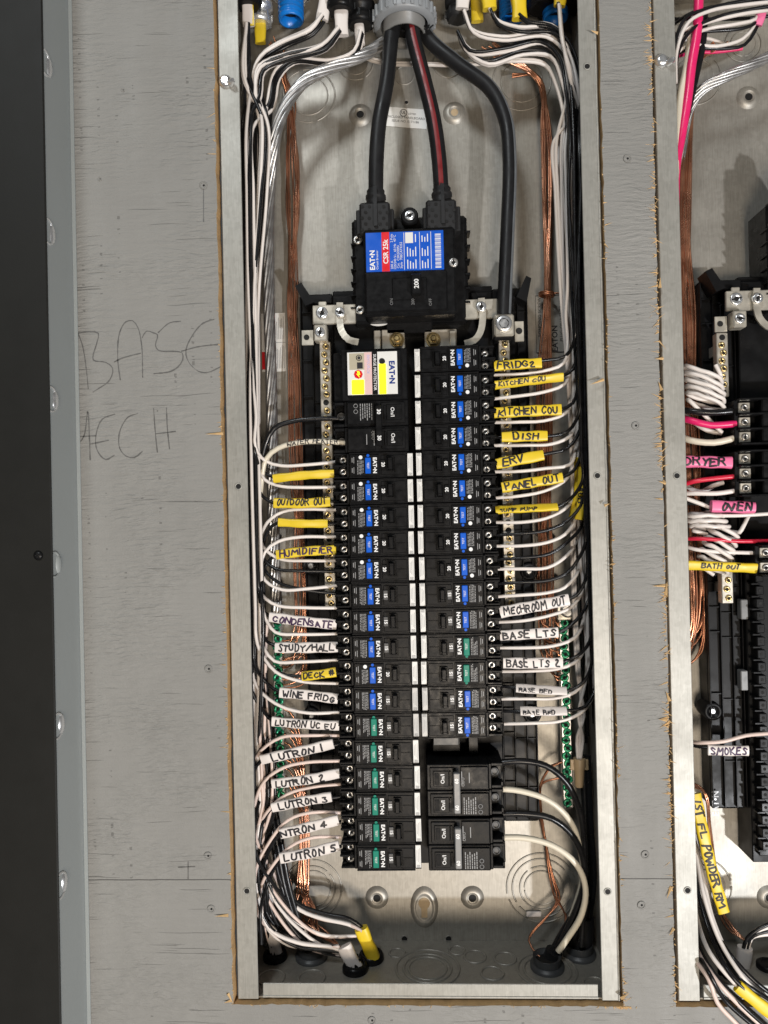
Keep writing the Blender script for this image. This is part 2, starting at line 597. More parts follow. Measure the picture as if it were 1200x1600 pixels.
GLYPH = {'A': '00 49 90|23 73', 'B': '00 09|09 69 88 65 05|05 75 92 60 00', 'C': '87 59 27 04 21 50 82', 'D': '00 09|09 69 95 60 00',
         'E': '89 09 00 80|05 65', 'F': '89 09 00|05 65', 'G': '87 59 27 04 21 50 82 84 54', 'H': '00 09|90 99|05 95', 'I': '40 49',
         'K': '00 09|89 04 90', 'L': '09 00 80', 'M': '00 19 44 89 90', 'N': '00 09 90 99', 'O': '49 15 20 60 95 79 49',
         'P': '00 09|09 69 88 75 04', 'R': '00 09|09 69 88 75 05|45 90', 'S': '87 59 17 45 83 60 11', 'T': '09 99|49 40',
         'U': '09 02 40 82 89', 'V': '09 40 99', 'W': '09 20 46 70 99', 'X': '00 99|09 90', 'Y': '09 45 99|45 40', 'Z': '09 99 00 90',
         '/': '00 99', '1': '40 49', '2': '17 49 87 00 90', '3': '19 79 45|45 82 40 01', '4': '69 60|69 03 93', '5': '89 19 15 65 82 50 01',
         '#': '20 39|60 79|03 93|06 96', '.': '40 41'}


def handwriting(s, seed=0):
    """strokes in a box of height 1: list of polylines (x, y), total width"""
    r = random.Random(seed)
    out, x = [], 0.0
    for ch in s:
        if ch == ' ':
            x += 0.62; continue
        w = {'I': 0.25, '1': 0.22, '.': 0.25, 'M': 0.85, 'W': 0.85}.get(ch, 0.62) * r.uniform(0.9, 1.1)
        hh, dy, sl = r.uniform(0.78, 1.12), r.uniform(-0.10, 0.10), r.uniform(-0.10, 0.16)
        for st in GLYPH[ch].split('|'):
            p = [(int(t[0]) / 9, int(t[1]) / 9) for t in st.split()]
            p = [(a * w + x + sl * b + r.uniform(-.045, .045), b * hh + dy + r.uniform(-.06, .06)) for a, b in p]
            if len(p) > 3 and ch in 'BCDGOPRSU2356':
                for _ in range(2):
                    q = [p[0]]
                    for a, b in zip(p[:-1], p[1:]):
                        q += [(a[0] * .75 + b[0] * .25, a[1] * .75 + b[1] * .25), (a[0] * .25 + b[0] * .75, a[1] * .25 + b[1] * .75)]
                    p = q + [p[-1]]
            out.append(p)
        x += w + 0.20
    return out, x - 0.20


def ribbon(p, half):
    """2D polyline -> left and right offset points, densely sampled"""
    P = np.asarray(p, float)
    seg = [P[0]]
    for a, b in zip(P[:-1], P[1:]):
        k = max(1, int(np.linalg.norm(b - a) / 0.12))
        seg += [a + (b - a) * (i + 1) / k for i in range(k)]
    P = np.array(seg)
    T = np.gradient(P, axis=0) if len(P) > 1 else np.array([[1, 0]])
    T /= np.linalg.norm(T, axis=1)[:, None] + 1e-9
    N = np.stack([-T[:, 1], T[:, 0]], 1)
    P = P.copy(); P[0] -= T[0] * half * .8; P[-1] += T[-1] * half * .8
    return P + N * half, P - N * half


ORD = ['top', 'second', 'third', 'fourth', 'fifth', 'sixth', 'seventh', 'eighth', 'ninth', 'tenth', 'eleventh', 'twelfth', 'thirteenth',
       'fourteenth', 'fifteenth', 'sixteenth']

# ================================================================== setting: the plywood wall
DEPTH = 0.098          # inside depth of a panel box
HBOX = 1.003           # height of a panel box
X1, X2 = 0.0, 0.4147   # left edges of the two panels
YP = -0.005            # front of the plywood


def edge_line(z0, z1, seed, amp=0.0010, n=150):
    r = np.random.default_rng(seed)
    z = np.linspace(z0, z1, n)
    w = np.convolve(r.normal(0, 1, n + 24), np.ones(25) / 25, 'valid')[:n] * 2.2 + r.normal(0, 0.35, n)
    return z, w * amp


def plywood():
    mb = MB()
    T = 0.013

    def slab(xa, xb, z0, z1, ja, jb):
        """vertical slab; ja / jb: jittered cut edge at xa / xb"""
        za, wa = edge_line(z0, z1, 11)
        zb, wb = edge_line(z0, z1, 12)
        n = len(za)
        A = [(xa + (wa[i] if ja else 0), YP, za[i]) for i in range(n)]
        B = [(xb + (wb[i] if jb else 0), YP, zb[i]) for i in range(n)]
        mb.add(A + B, [(i, n + i, n + i + 1, i + 1) for i in range(n - 1)], False, 0)
        for L, j in ((A, ja), (B, jb)):
            if j:
                back = [(x + 0.0006, YP + T, z) for x, y, z in L]
                f = [(i, i + 1, n + i + 1, n + i) for i in range(n - 1)]
                mb.add(L + back, f, False, 1)
    slab(-1.2, -0.0025, -0.0008, 1.3, False, True)
    slab(0.3634, 0.4112, -0.0008, 1.3, True, True)
    slab(0.782, 1.6, -0.0008, 1.3, True, False)
    # below the panels, with a cut edge along the top
    r = np.random.default_rng(5)
    n = 500
    xs = np.linspace(-1.2, 1.6, n)
    zs = -0.0008 + np.where((xs > -0.002) & (xs < 0.365) | (xs > 0.412) & (xs < 0.782), r.normal(0, 0.0004, n), 0)
    A = [(x, YP, -0.7) for x in xs]; B = [(x, YP, z) for x, z in zip(xs, zs)]
    mb.add(A + B, [(i, i + 1, n + i + 1, n + i) for i in range(n - 1)], False, 0)
    mb.add(B + [(x, YP + T, z) for x, _, z in B], [(i, i + 1, n + i + 1, n + i) for i in range(n - 1)], False, 1)
    o = mb.build('plywood_wall', ['painted_plywood', 'raw_wood'], kind='structure')
    o['label'] = 'grey painted plywood wall with rough cut openings'
    return o


ply = plywood()


def splinters():
    """frayed chips along the saw cuts"""
    r = random.Random(3)

    def sliver(mb, x, z, dx, dz, w, lift, y=YP):
        a = math.atan2(dz, dx); c, s = -math.sin(a) * w / 2, math.cos(a) * w / 2
        y0 = y - 0.0002
        mb.add([(x + c, y0, z + s), (x - c, y0, z - s), (x + dx, y0 - lift, z + dz), (x, y0 - w * 0.6, z)],
               [(0, 1, 3), (1, 2, 3), (2, 0, 3), (0, 2, 1)])
    fine = MB()
    for edge, side, dens in ((-0.0025, -1, 150), (0.3634, 1, 190), (0.4112, -1, 620)):
        cl = [r.uniform(0, 1.0) for _ in range(16 if dens > 300 else 9)]
        for k in range(dens):
            z = r.gauss(r.choice(cl), 0.018) if r.random() < 0.62 else r.uniform(0, 1.02)
            if z < -0.002: continue
            ln = r.expovariate(1 / (0.0032 if dens > 300 else 0.0017)) + 0.0006
            ln = min(ln, 0.009)
            sg = side if r.random() < 0.72 else -side * 0.7
            sliver(fine, edge - sg * side * 0.0 + r.uniform(-.0006, .0006), z, sg * ln, r.gauss(0, 0.45) * ln, r.uniform(0.0004, 0.0016), r.uniform(0.0, 0.0022), YP + r.choice((0, 0, 0.001)))
    for k in range(90):
        x = r.uniform(0.0, 0.36) if r.random() < .5 else r.gauss(0.364, 0.004)
        sliver(fine, x, -0.0008, r.gauss(0, .002), -r.uniform(.0004, .003), .0008, .001)
    fine.build('saw_cut_splinters', 'splinter_wood', ply, kind='stuff')
    for px, py, dx, dz in ((349, 677, -29, 1), (357, 1430, -22, 0), (356, 1552, 9, 14), (362, 1563, -12, 2), (934, 52, -12, -3), (943, 593, -22, 8),
                           (1039, 915, -21, 0), (1036, 560, -14, 1), (1031, 450, 0, -16), (1042, 1125, -14, -2), (1046, 1095, -6, -16), (1040, 930, 2, -22),
                           (944, 790, 8, -3), (1049, 1385, -9, 18), (970, 1560, 12, -10), (1034, 610, -6, -14), (1040, 755, -12, -3), (1053, 1450, -9, 10)):
        mb = MB(); p = W(px, py, YP)
        sliver(mb, p[0], p[2], dx / 1660, -dz / 1660, 0.0032, 0.002)
        mb.build('splinter', 'splinter_wood', ply)


splinters()


def wall_marks():
    # pencil lettering, traced where it stands on the plywood
    mb = MB()
    S = [[(122, 521), (129, 540), (135, 575), (138, 608)], [(122, 521), (140, 517), (154, 521), (152, 535), (146, 562), (165, 566), (176, 575), (172, 594), (145, 613)],
         [(188, 594), (184, 560), (187, 520), (196, 503), (207, 501), (216, 512), (221, 540), (223, 590)], [(178, 566), (190, 560), (220, 552)],
         [(222, 528), (229, 517), (240, 520), (246, 523), (243, 540), (248, 547), (275, 549), (285, 552), (286, 562), (278, 574), (265, 581), (240, 584)],
         [(247, 520), (265, 505), (283, 502)], [(335, 499), (318, 505), (300, 525), (291, 548), (295, 565), (310, 580), (325, 582), (345, 573)], [(283, 549), (310, 542), (343, 538)],
         [(126, 690), (132, 680), (138, 643), (140, 690), (141, 719)], [(124, 682), (150, 681)], [(180, 647), (160, 655), (150, 680), (152, 703), (165, 718), (179, 711)], [(141, 694), (170, 688)],
         [(216, 646), (200, 652), (187, 675), (187, 700), (197, 713), (210, 715), (223, 705)], [(240, 638), (243, 680), (246, 707)], [(260, 637), (262, 670), (265, 702)], [(243, 678), (275, 674)],
         [(318, 290), (318, 347)], [(294, 1345), (294, 1374)], [(278, 1355), (305, 1354)]]
    for st in S:
        p = spline(pixpath(st, YP - 0.0001), 0.003, 0.0002)
        q = p[:, [0, 2]]
        T = np.gradient(q, axis=0); T /= np.linalg.norm(T, axis=1)[:, None] + 1e-9
        N = np.stack([-T[:, 1], T[:, 0]], 1) * np.abs(rng.normal(0.00050, 0.00012, len(q)))[:, None]
        a, b = q + N, q - N
        n = len(q)
        y = YP - 0.00025
        mb.add([(u[0], y, u[1]) for u in a] + [(u[0], y, u[1]) for u in b], [(i, i + 1, n + i + 1, n + i) for i in range(n - 1) if True])
    mb.build('pencil_lettering', 'pencil', ply, label='pencil words BASE MECH on the grey plywood')
    # filled screw heads and dents in the painted face
    for px, py in ((318, 290), (326, 1045), (325, 1337), (330, 1420), (993, 665), (980, 248), (1008, 1335), (1002, 1414), (581, 1594), (192, 141), (156, 280)):
        mb = MB(); p = W(px, py, YP)
        big = 0.0032 if px not in (192, 156) else 0.0016
        M = at((p[0], YP - 0.0004, p[2]))
        mb.torus(M, big, big * 0.22, 16, 5)
        mb.lathe([(big * 0.8, 0.0), (big * 0.5, -0.0001)], M, 12)
        o = mb.build('painted_screw_head', 'painted_plywood', ply)
        h = MB(); h.lathe([(big * 0.38, 0), (big * 0.3, 0.0003)], at((p[0] + .0004, YP - 0.0004, p[2])), 6)
        h.build('recess', 'hole_dark', o)


wall_marks()


# ================================================================== grey cabinet with black cover at the left
def cabinet():
    xw = W(122, 800, YP)[0]            # side wall meets the plywood
    h = 0.052
    c = thing('cabinet', (xw - 0.2, YP, 0.2), 'shallow grey steel cabinet with matte black cover at the left edge', 'cabinet')
    y0, y1 = YP - h, YP
    mb = MB(); mb.box(xw - 0.0016, xw, y0, y1, -0.6, 1.3, 0.0004)
    mb.box(xw - 0.4, xw - 0.0017, y0, y0 + 0.0016, -0.6, 1.3)
    mb.build('side_wall', 'cabinet_grey', c)
    mb = MB(); mb.box(xw, xw + 0.0036, y1 - 0.0016, y1 - 0.0001, -0.6, 1.3, 0.0003)
    mb.build('caulk_bead', 'cabinet_grey', c)
    mb = MB(); mb.box(xw - 0.4, xw + 0.0010, y0 - 0.0032, y0 - 0.0002, -0.6, 1.3, 0.0008)
    mb.build('cover', 'cabinet_black', c)
    p = W(60, 868, y0 - 0.0035)
    mb = MB(); M = at((p[0], y0 - 0.0033, p[2]))
    mb.lathe([(0.0042, 0), (0.0042, 0.0008), (0.0030, 0.0018), (0.0012, 0.0022)], M, 18)
    s = mb.build('screw', 'black_plastic', c)
    mb = MB(); mb.box(p[0] - .002, p[0] + .002, y0 - .0058, y0 - .0054, p[2] - .0004, p[2] + .0004); mb.box(p[0] - .0004, p[0] + .0004, y0 - .0058, y0 - .0054, p[2] - .002, p[2] + .002)
    mb.build('cross_recess', 'hole_dark', s)
    for i, py in enumerate((125, 375, 628, 881, 1133, 1386)):
        q = WX(92, py, xw)
        mb = MB(); M = at((xw + 0.0003, y0 + 0.0022, q[2]), 'X')
        # pressed half-moon knockouts near the front edge of the side wall
        mb.torus(M, 0.0110, 0.0011, 30, 6, a0=-math.pi * 0.10, a1=math.pi * 1.10)
        mb.lathe([(0.0103, -0.0002), (0.0085, 0.0012), (0.0050, 0.0020), (0.0001, 0.0023)], Matrix.Translation((0, 0.008, 0)) @ M @ Matrix.Diagonal((0.9, 0.45, 1, 1)), 24)
        k = mb.build('knockout', 'zinc' if i != 3 else 'cabinet_grey', c)
    return c


cabinet()


# ================================================================== the two panel boxes
def ring_at(mb, px, py, r, dx=0, t=0.0007, a0=0, a1=2 * math.pi, y=None):
    p = W(px, py, DEPTH)
    mb.torus(at((p[0] + dx, (DEPTH if y is None else y) - 0.0002, p[2])), r, t, 40, 6, a0=a0, a1=a1)


def panel_box(x0, name, label, first):
    dx = x0 - X1
    e = thing(name, (x0 + 0.18, DEPTH, 0.0), label, 'panel box', 'recessed steel panel boxes')
    L, Rr = x0 + 0.001, x0 + 0.362
    t = 0.0015
    MB().box(L, Rr, DEPTH, DEPTH + t, 0, HBOX).build('back_wall', 'steel', e)
    MB().box(L, L + t, t + .0002, DEPTH - .0002, 0, HBOX).build('side_wall', 'steel', e)
    MB().box(Rr - t, Rr, t + .0002, DEPTH - .0002, 0, HBOX).build('side_wall', 'steel', e)
    MB().box(L + t, Rr - t, t + .0002, DEPTH - .0002, HBOX - t, HBOX).build('top_wall', 'steel', e)
    MB().box(L + t, Rr - t, .0035, DEPTH - .0002, 0.0005, 0.0005 + t).build('bottom_wall', 'steel', e)
    # flanges: sheet with a rolled outer bend
    fw = 0.0195
    mb = MB(); mb.box(L, L + fw, 0, t, 0.0012, HBOX, 0.0005)
    f1 = mb.build('flange', 'flange_steel', e)
    mb = MB(); mb.box(Rr - 0.0170, Rr, 0, t, 0.0012, HBOX, 0.0005); mb.tube([(Rr - 0.0012, 0.0008, 0.0014), (Rr - 0.0012, 0.0008, HBOX)], 0.0014, 8)
    f2 = mb.build('flange', 'flange_steel', e)
    mb = MB(); mb.box(L + fw + .004, Rr - 0.0200, 0.0022, 0.0036, 0.0016, 0.0150, 0.0005); mb.tube([(L + fw + .004, .0026, .0026), (Rr - .02, .0026, .0026)], 0.0014, 8)
    mb.build('flange', 'flange_steel', e)
    # cover screw holes in the flanges
    for par, X, pys in ((f1, L + 0.0105, (760, 1392)), (f2, Rr - 0.0095, (103, 743, 1393))):
        for py in pys:
            z = W(371 if par is f1 else 935, py, 0)[2]
            mb = MB(); M = at((X, -0.0001, z))
            mb.torus(M, 0.0030, 0.0007, 18, 6)
            h = mb.build('screw_hole', 'flange_steel', par)
            MB().lathe([(0.0026, 0), (0.0024, 0.0002)], M, 14).build('recess', 'hole_dark', h)
    # zinc screw through the top of the left flange
    z = W(353, 128, 0)[2]
    mb = MB(); M = at((L + 0.006, -0.0002, z), 'Y')
    mb.lathe([(0.0062, 0), (0.0062, 0.0016), (0.0046, 0.0034), (0.0030, 0.0040)], M, 18)
    mb.lathe([(0.0030, 0), (0.0030, 0.006), (0.0012, 0.009)], Matrix.Translation((0.005, -.001, -.003)) @ M @ Matrix.Rotation(0.5, 4, 'Y'), 10)
    mb.build('zinc_screw', 'zinc', e)
    # pressed knockouts
    KO = [(482, 150, (0.029, 0.021)), (556, 98, (0.019, 0.013)), (632, 118, (0.010,)), (815, 128, (0.031, 0.022)), (700, 98, (0.016,)),
          (489, 1388, (0.031, 0.024, 0.019)), (846, 1387, (0.037, 0.031, 0.023, 0.018))]
    for px, py, rs in KO:
        mb = MB()
        for r in rs:
            a = random.uniform(0, 6)
            ring_at(mb, px, py, r, dx, 0.0009, a, a + 2.9); ring_at(mb, px, py, r, dx, 0.0009, a + 3.1, a + 6.1)
        p = W(px, py, DEPTH); mb.lathe([(rs[-1], 0.0001), (rs[-1] * 0.98, 0.0005)], at((p[0] + dx, DEPTH, p[2])), 32, smooth=False, cap0=False)
        for k in range(3):
            a = random.uniform(0, 6.28)
            mb.lathe([(0.0013, 0), (0.001, 0.0009)], at((p[0] + dx + rs[0] * math.cos(a), DEPTH, p[2] + rs[0] * math.sin(a))), 8)
        mb.build('knockout', 'steel', e)
    # dimpled mounting holes
    for px, py in ((563, 180), (710, 177), (589, 1402), (738, 1402)):
        p = W(px, py, DEPTH); M = at((p[0] + dx, DEPTH, p[2]))
        mb = MB(); mb.lathe([(0.0125, 0.0), (0.0108, 0.0016), (0.0085, 0.0030), (0.0066, 0.0034), (0.0060, 0.0034), (0.0052, 0.0022), (0.0046, 0.0024), (0.0040, 0.0020)], M, 26, cap0=False, cap1=False)
        d = mb.build('mounting_dimple', 'steel', e)
        MB().lathe([(0.0040, 0.0018), (0.0039, 0.0020)], M, 16).build('hole', 'hole_dark' if py != 177 else 'paper_tan', d)
    # keyhole
    p = W(663, 1417, DEPTH); x, z = p[0] + dx, p[2]
    mb = MB(); M = at((x, DEPTH, z)) @ Matrix.Diagonal((1, 1.5, 1, 1))
    mb.lathe([(0.0150, 0), (0.0132, 0.0018), (0.0112, 0.0030), (0.0098, 0.0030), (0.0092, 0.0022), (0.0080, 0.0024), (0.0001, 0.0024)], M, 30, cap0=False, cap1=False)
    k = mb.build('keyhole', 'steel', e)
    mb = MB(); mb.lathe([(0.0062, 0), (0.006, 0.0003)], at((x, DEPTH - 0.0026, z + 0.005)), 20); mb.box(x - .0032, x + .0032, DEPTH - .0030, DEPTH - .0024, z - .010, z + .002)
    mb.build('opening', 'paper_tan', k)
    for px, py, r in ((635, 160, 0.0020), (701, 1467, 0.0030), (632, 1467, 0.0030), (424, 268, .0018), (424, 352, .0018), (863, 838, .0028), (868, 901, .0028), (437, 838, .0026), (438, 909, .0026)):
        p = W(px, py, DEPTH); M = at((p[0] + dx, DEPTH - 0.0001, p[2]))
        mb = MB(); mb.torus(M, r * 1.15, 0.0005, 14, 5)
        h = mb.build('small_hole', 'steel', e); MB().lathe([(r, 0), (r * .9, 0.0002)], M, 12).build('recess', 'hole_dark', h)
    # knockouts pressed in the floor
    for px, py, rs in ((668, 1513, (0.032, 0.024, 0.019)), (742, 1495, (0.011,)), (789, 1498, (0.011,)), (769, 1521, (0.011,)), (855, 1516, (0.029, 0.023)), (620, 1489, (0.008,)),
                       (714, 1485, (0.008,)), (424, 1528, (0.013,)), (487, 1528, (0.013,)), (930, 1538, (0.011,))):
        p = WZ(px, py, 0.002); mb = MB()
        for r in rs:
            mb.torus(at((p[0] + dx, min(max(p[1], .006 + r), DEPTH - r - .002), 0.0021), 'Z'), r, 0.0014, 32, 6)
        mb.build('floor_knockout', 'steel', e)
    return e


box1 = panel_box(X1, 'panel_box', 'tall open steel panel box in the middle, its breakers full', True)
box2 = panel_box(X2, 'panel_box', 'second open steel panel box, cut off by the right edge', False)


def box_stickers():
    # white maker sticker behind the heavy cables, tilted
    y = DEPTH - 0.0006
    p = W(634, 184, y)
    s = MB(); rot = Matrix.Translation((p[0], 0, p[2])) @ Matrix.Rotation(math.radians(7), 4, 'Y')
    s.box(-0.0235, 0.0235, y, y + 0.0004, -0.0105, 0.0105, 0, M=rot)
    so = s.build('maker_sticker', 'sticker_white', box1, label='tilted white sticker with a round mark behind the heavy cables')
    t = MB(); yy = y - 0.0002
    put_text(t, 'ENCLOSED PANELBOARD', 0.0036, 0, yy, 0.0000, 0)
    put_text(t, 'ISSUE NO. E171186', 0.0036, 0, yy, -0.0042, 0)
    put_text(t, 'LISTED', 0.0028, 0.0065, yy, 0.0045, 0)
    put_text(t, 'UL', 0.0042, -0.003, yy, 0.0052, 0, bold=0.02)
    t.torus(at((-0.003, yy + .0001, 0.0052)), 0.0038, 0.00035, 20, 4)
    t.v = [tuple(rot @ Vector(v)) for v in t.v]
    t.build('print', 'ink', so)
    # warning sticker left, half hidden by the wires
    a, b = W(408, 490, y), W(447, 580, y)
    s = MB().box(a[0], b[0], y, y + .0004, b[2], a[2]).build('warning_sticker', 'sticker_white', box1, label='white and red warning sticker behind the left wires')
    t = MB()
    w = b[0] - a[0]; h = a[2] - b[2]
    t.box(a[0] + w * .48, a[0] + w * .58, yy, yy + .0001, b[2] + h * .02, a[2] - h * .02)
    t.box(a[0], a[0] + w * .16, yy, yy + .0001, b[2] + h * .04, b[2] + h * .34)
    t.build('red_band', 'red_label', s)
    t = MB()
    for k in range(5):
        x = a[0] + w * (.64 + k * .07)
        for z0, z1 in ((.05, .45), (.55, .95)):
            t.box(x, x + w * .025, yy, yy + .0001, b[2] + h * z0, b[2] + h * (z1 - .1 * random.random()))
    t.box(a[0] + w * .60, b[0], yy, yy + .0001, b[2] + h * .49, b[2] + h * .50)
    t.build('print', 'print_grey', s)
    # clear label with dark print at the right
    a, b = W(836, 462, y), W(886, 550, y)
    w = b[0] - a[0]; h = a[2] - b[2]
    s = MB().box(a[0], b[0], y, y + .0004, b[2], a[2]).build('bonding_sticker', 'steel', box1, label='steel coloured sticker about the bonding screw behind copper wires')
    t = MB()
    for z0, z1, x0, x1 in ((0, .012, 0, 1), (.988, 1, 0, 1), (0, 1, 0, .012), (0, 1, .988, 1), (0, 1, .30, .31)):
        t.box(a[0] + w * x0, a[0] + w * x1, yy, yy + .0001, b[2] + h * z0, b[2] + h * z1)
    put_text(t, 'BONDING SCREW', 0.0052, a[0] + w * .14, yy, b[2] + h * .62, 90)
    put_text(t, 'PLUG-ON NEUTRAL', 0.0050, a[0] + w * .84, yy, b[2] + h * .55, 90)
    put_text(t, 'EATON', 0.0085, a[0] + w * .62, yy, b[2] + h * .24, 90, bold=.02)
    put_text(t, 'MEANS OF DISCONNECT', 0.0036, a[0] + w * .44, yy, b[2] + h * .6, 90)
    t.build('print', 'ink', s)


box_stickers()

# ================================================================== bus frame, bars and lugs (one set for each panel)
def hexnut(mb, p, r, h, mi=0):
    mb.lathe([(r, 0), (r, h * .8), (r * .9, h)], at(p), 6, mi, smooth=False)


SCREW = {}


def screw_mesh(kind):
    """small slotted / square drive screw head around the origin, facing -Y"""
    if kind not in SCREW:
        mb = MB(); r = {'bar': 0.0033, 'green': 0.0045, 'term': 0.0036, 'big': 0.0062, 'mid': 0.0050, 'lug': 0.0080}[kind]
        n = 12 if kind in ('bar', 'term', 'green') else 18
        mb.lathe([(r, -0.003), (r, 0.0005), (r * .86, 0.0010), (r * .42, 0.0010), (r * .36, 0.0003)], at((0, 0, 0)), n, 0, True, True, False)
        mb.lathe([(r * .37, 0.0002), (r * .33, 0.00025)], at((0, 0, 0)), 6 if kind != 'bar' else 4, 1)
        mb.box(-r * .8, r * .8, -0.00115, -0.0008, -r * .13, r * .13, 0, 1)
        m = {'bar': 'brass', 'green': 'green_screw', 'term': 'dull_screw', 'big': 'zinc', 'mid': 'zinc', 'lug': 'plate_metal'}[kind]
        SCREW[kind] = mb.mesh('screw', [m, 'hole_dark'])
    return SCREW[kind]


def screw(kind, p, parent, name='screw', spin=None):
    o = bpy.data.objects.new(name, screw_mesh(kind))
    COL.objects.link(o)
    o.parent = parent
    if parent.type == 'EMPTY':
        o.matrix_parent_inverse = Matrix.Translation(-parent.location)
    o.location = p
    o.rotation_euler = (0, random.uniform(0, 3.1) if spin is None else spin, 0)
    return o


def bus_frame(x0, label):
    dx = x0 - X1
    yb = 0.074
    A = W(478, 900, yb); xl = A[0] + dx
    xr = W(834, 900, yb)[0] + dx
    zt = W(650, 455, yb)[2]; zb = W(830, 1284, yb)[2]; zbl = W(500, 1268, yb)[2]
    zc = W(650, 1352, 0.06)[2]
    xa = W(531, 900, yb)[0] + dx; xb = W(778, 900, yb)[0] + dx
    e = thing('panel_interior', ((xl + xr) / 2, 0.1, zb), label, 'panel interior', 'black plastic panel interiors')
    mb = MB(); mb.box(xa, xb, 0.064, 0.0972, zc, zt, 0.001)
    mb.build('spine', 'black_frame', e)
    for x, y, zz in ((xl, xa - .0004, zbl), (xb + .0004, xr, zb)):
        mb = MB(); mb.box(x, y, yb, 0.0972, zz, zt, 0.0022)
        for k in (0.02, 0.36, 0.70, 0.97):
            xx = x + (y - x) * k; mb.box(xx - .0006, xx + .0006, yb - 0.0045, yb + .0005, zz + .003, zt - .003, 0.0003)
        z = zt - 0.02
        while z > zz + 0.012:
            xm = x + (y - x) * .36
            mb.box(x + .002, xm - .001, yb - .0030, yb + .0005, z, z + .0010); mb.box(xm + .001, y - .002, yb - .0022, yb + .0005, z - .006, z - .0052)
            z -= 0.0254 * random.choice((1, 1, 1.5, 2.5))
        mb.build('rail', 'black_frame', e)
    # angled hooks at the upper corners
    for pts in ([(462, 449), (472, 444), (492, 474), (478, 480)], [(806, 466), (821, 433), (829, 437), (822, 474)]):
        q = [W(px, py, 0.055) for px, py in pts]
        mb = MB(); mb.poly([(v[0] + dx, v[2]) for v in q][::-1], 0.050, 0.072)
        mb.build('hook', 'black_frame', e)
    # shoulders above the neutral bars
    for a, b in (((478, 462), (520, 476)), ((520, 464), (560, 478)), ((735, 459), (768, 470)), ((768, 455), (820, 468))):
        p, q = W(*a, .06), W(*b, .06)
        MB().box(p[0] + dx, q[0] + dx, .056, .08, q[2], p[2], .001).build('shoulder', 'black_frame', e)
    # screwed ears on the rails
    for px, py in ((827, 893), (832, 1117), (485, 884), (486, 1119)):
        p = W(px, py, 0.070); M = at((p[0] + dx, 0.0725, p[2]))
        mb = MB(); mb.lathe([(0.0092, -0.02), (0.0092, 0.002), (0.0082, 0.003), (0.0058, 0.003), (0.0050, 0.0005), (0.0010, 0.0005)], M, 22)
        ear = mb.build('fixing_ear', 'black_frame', e)
        MB().lathe([(0.0032, 0.0006), (0.0030, 0.0014), (0.0022, 0.0018)], M, 14).build('screw', 'zinc', ear)
    # stab slots down the middle, seen where no breaker covers them
    mb = MB()
    if first_panel(x0):
        z1, z0 = Zrow(14.5), Zrow(15.5)
        xs = W(700, 1173, .06)[0]
        mb.box(xs - .016, xs + .012, .044, .064, z0 + .004, z1 - .004, .0008); mb.box(xs + .020, xs + .030, .044, .064, z0 + .001, z1 - .001, .0008)
        mb.build('stab_block', 'black_frame', e)
        MB().box(xs - .015, xs + .010, .0395, .0441, z0 + .012, z1 - .003, .0004).build('stab', 'grey_handle_dark', e)
    return e


def first_panel(x0):
    return abs(x0 - X1) < 1e-6


ROW0, PITCH = 0.6109, 0.0254


def Zrow(i):
    return ROW0 - PITCH * i


def neutral_bar(px0, py0, px1, py1, dx, label, n, missing=(), kind='bar', y=0.047, group='neutral bars'):
    """slotted terminal bar with a row of screws between two pixels"""
    a, b = W(px0, py0, y), W(px1, py1, y)
    x = (a[0] + b[0]) / 2 + dx
    name = {'bar': 'neutral_bar', 'green': 'ground_bar'}[kind]
    e = thing(name, (x, 0.07, b[2]), label, 'terminal bar', group)
    hw = 0.0056 if kind == 'bar' else 0.0050
    mb = MB(); mb.box(x - hw, x + hw, y, y + 0.010, b[2], a[2], 0.0007)
    if kind == 'bar':
        mb.box(x - hw * .5, x + hw * .5, y + .010, .075, b[2] + .01, b[2] + .02); mb.box(x - hw * .5, x + hw * .5, y + .010, .075, a[2] - .02, a[2] - .01)
    else:
        mb.box(x - hw * .6, x + hw * .6, y + .010, DEPTH, b[2] + .004, b[2] + .02); mb.box(x - hw * .6, x + hw * .6, y + .010, DEPTH, a[2] - .02, a[2] - .004)
    bar = mb.build('bar', 'bar_metal' if kind == 'bar' else 'dull_screw', e)
    for k in range(n):
        z = a[2] - (k + 0.6) * (a[2] - b[2]) / (n + .2)
        ox = 0.0008 * (-1) ** k
        if k in missing:
            MB().lathe([(0.0030, 0), (0.0029, 0.0002)], at((x, y - .0001, z)), 12).build('empty_hole', 'hole_dark', bar)
        else:
            screw(kind, (x + ox, y - 0.0003, z), e)
    return e


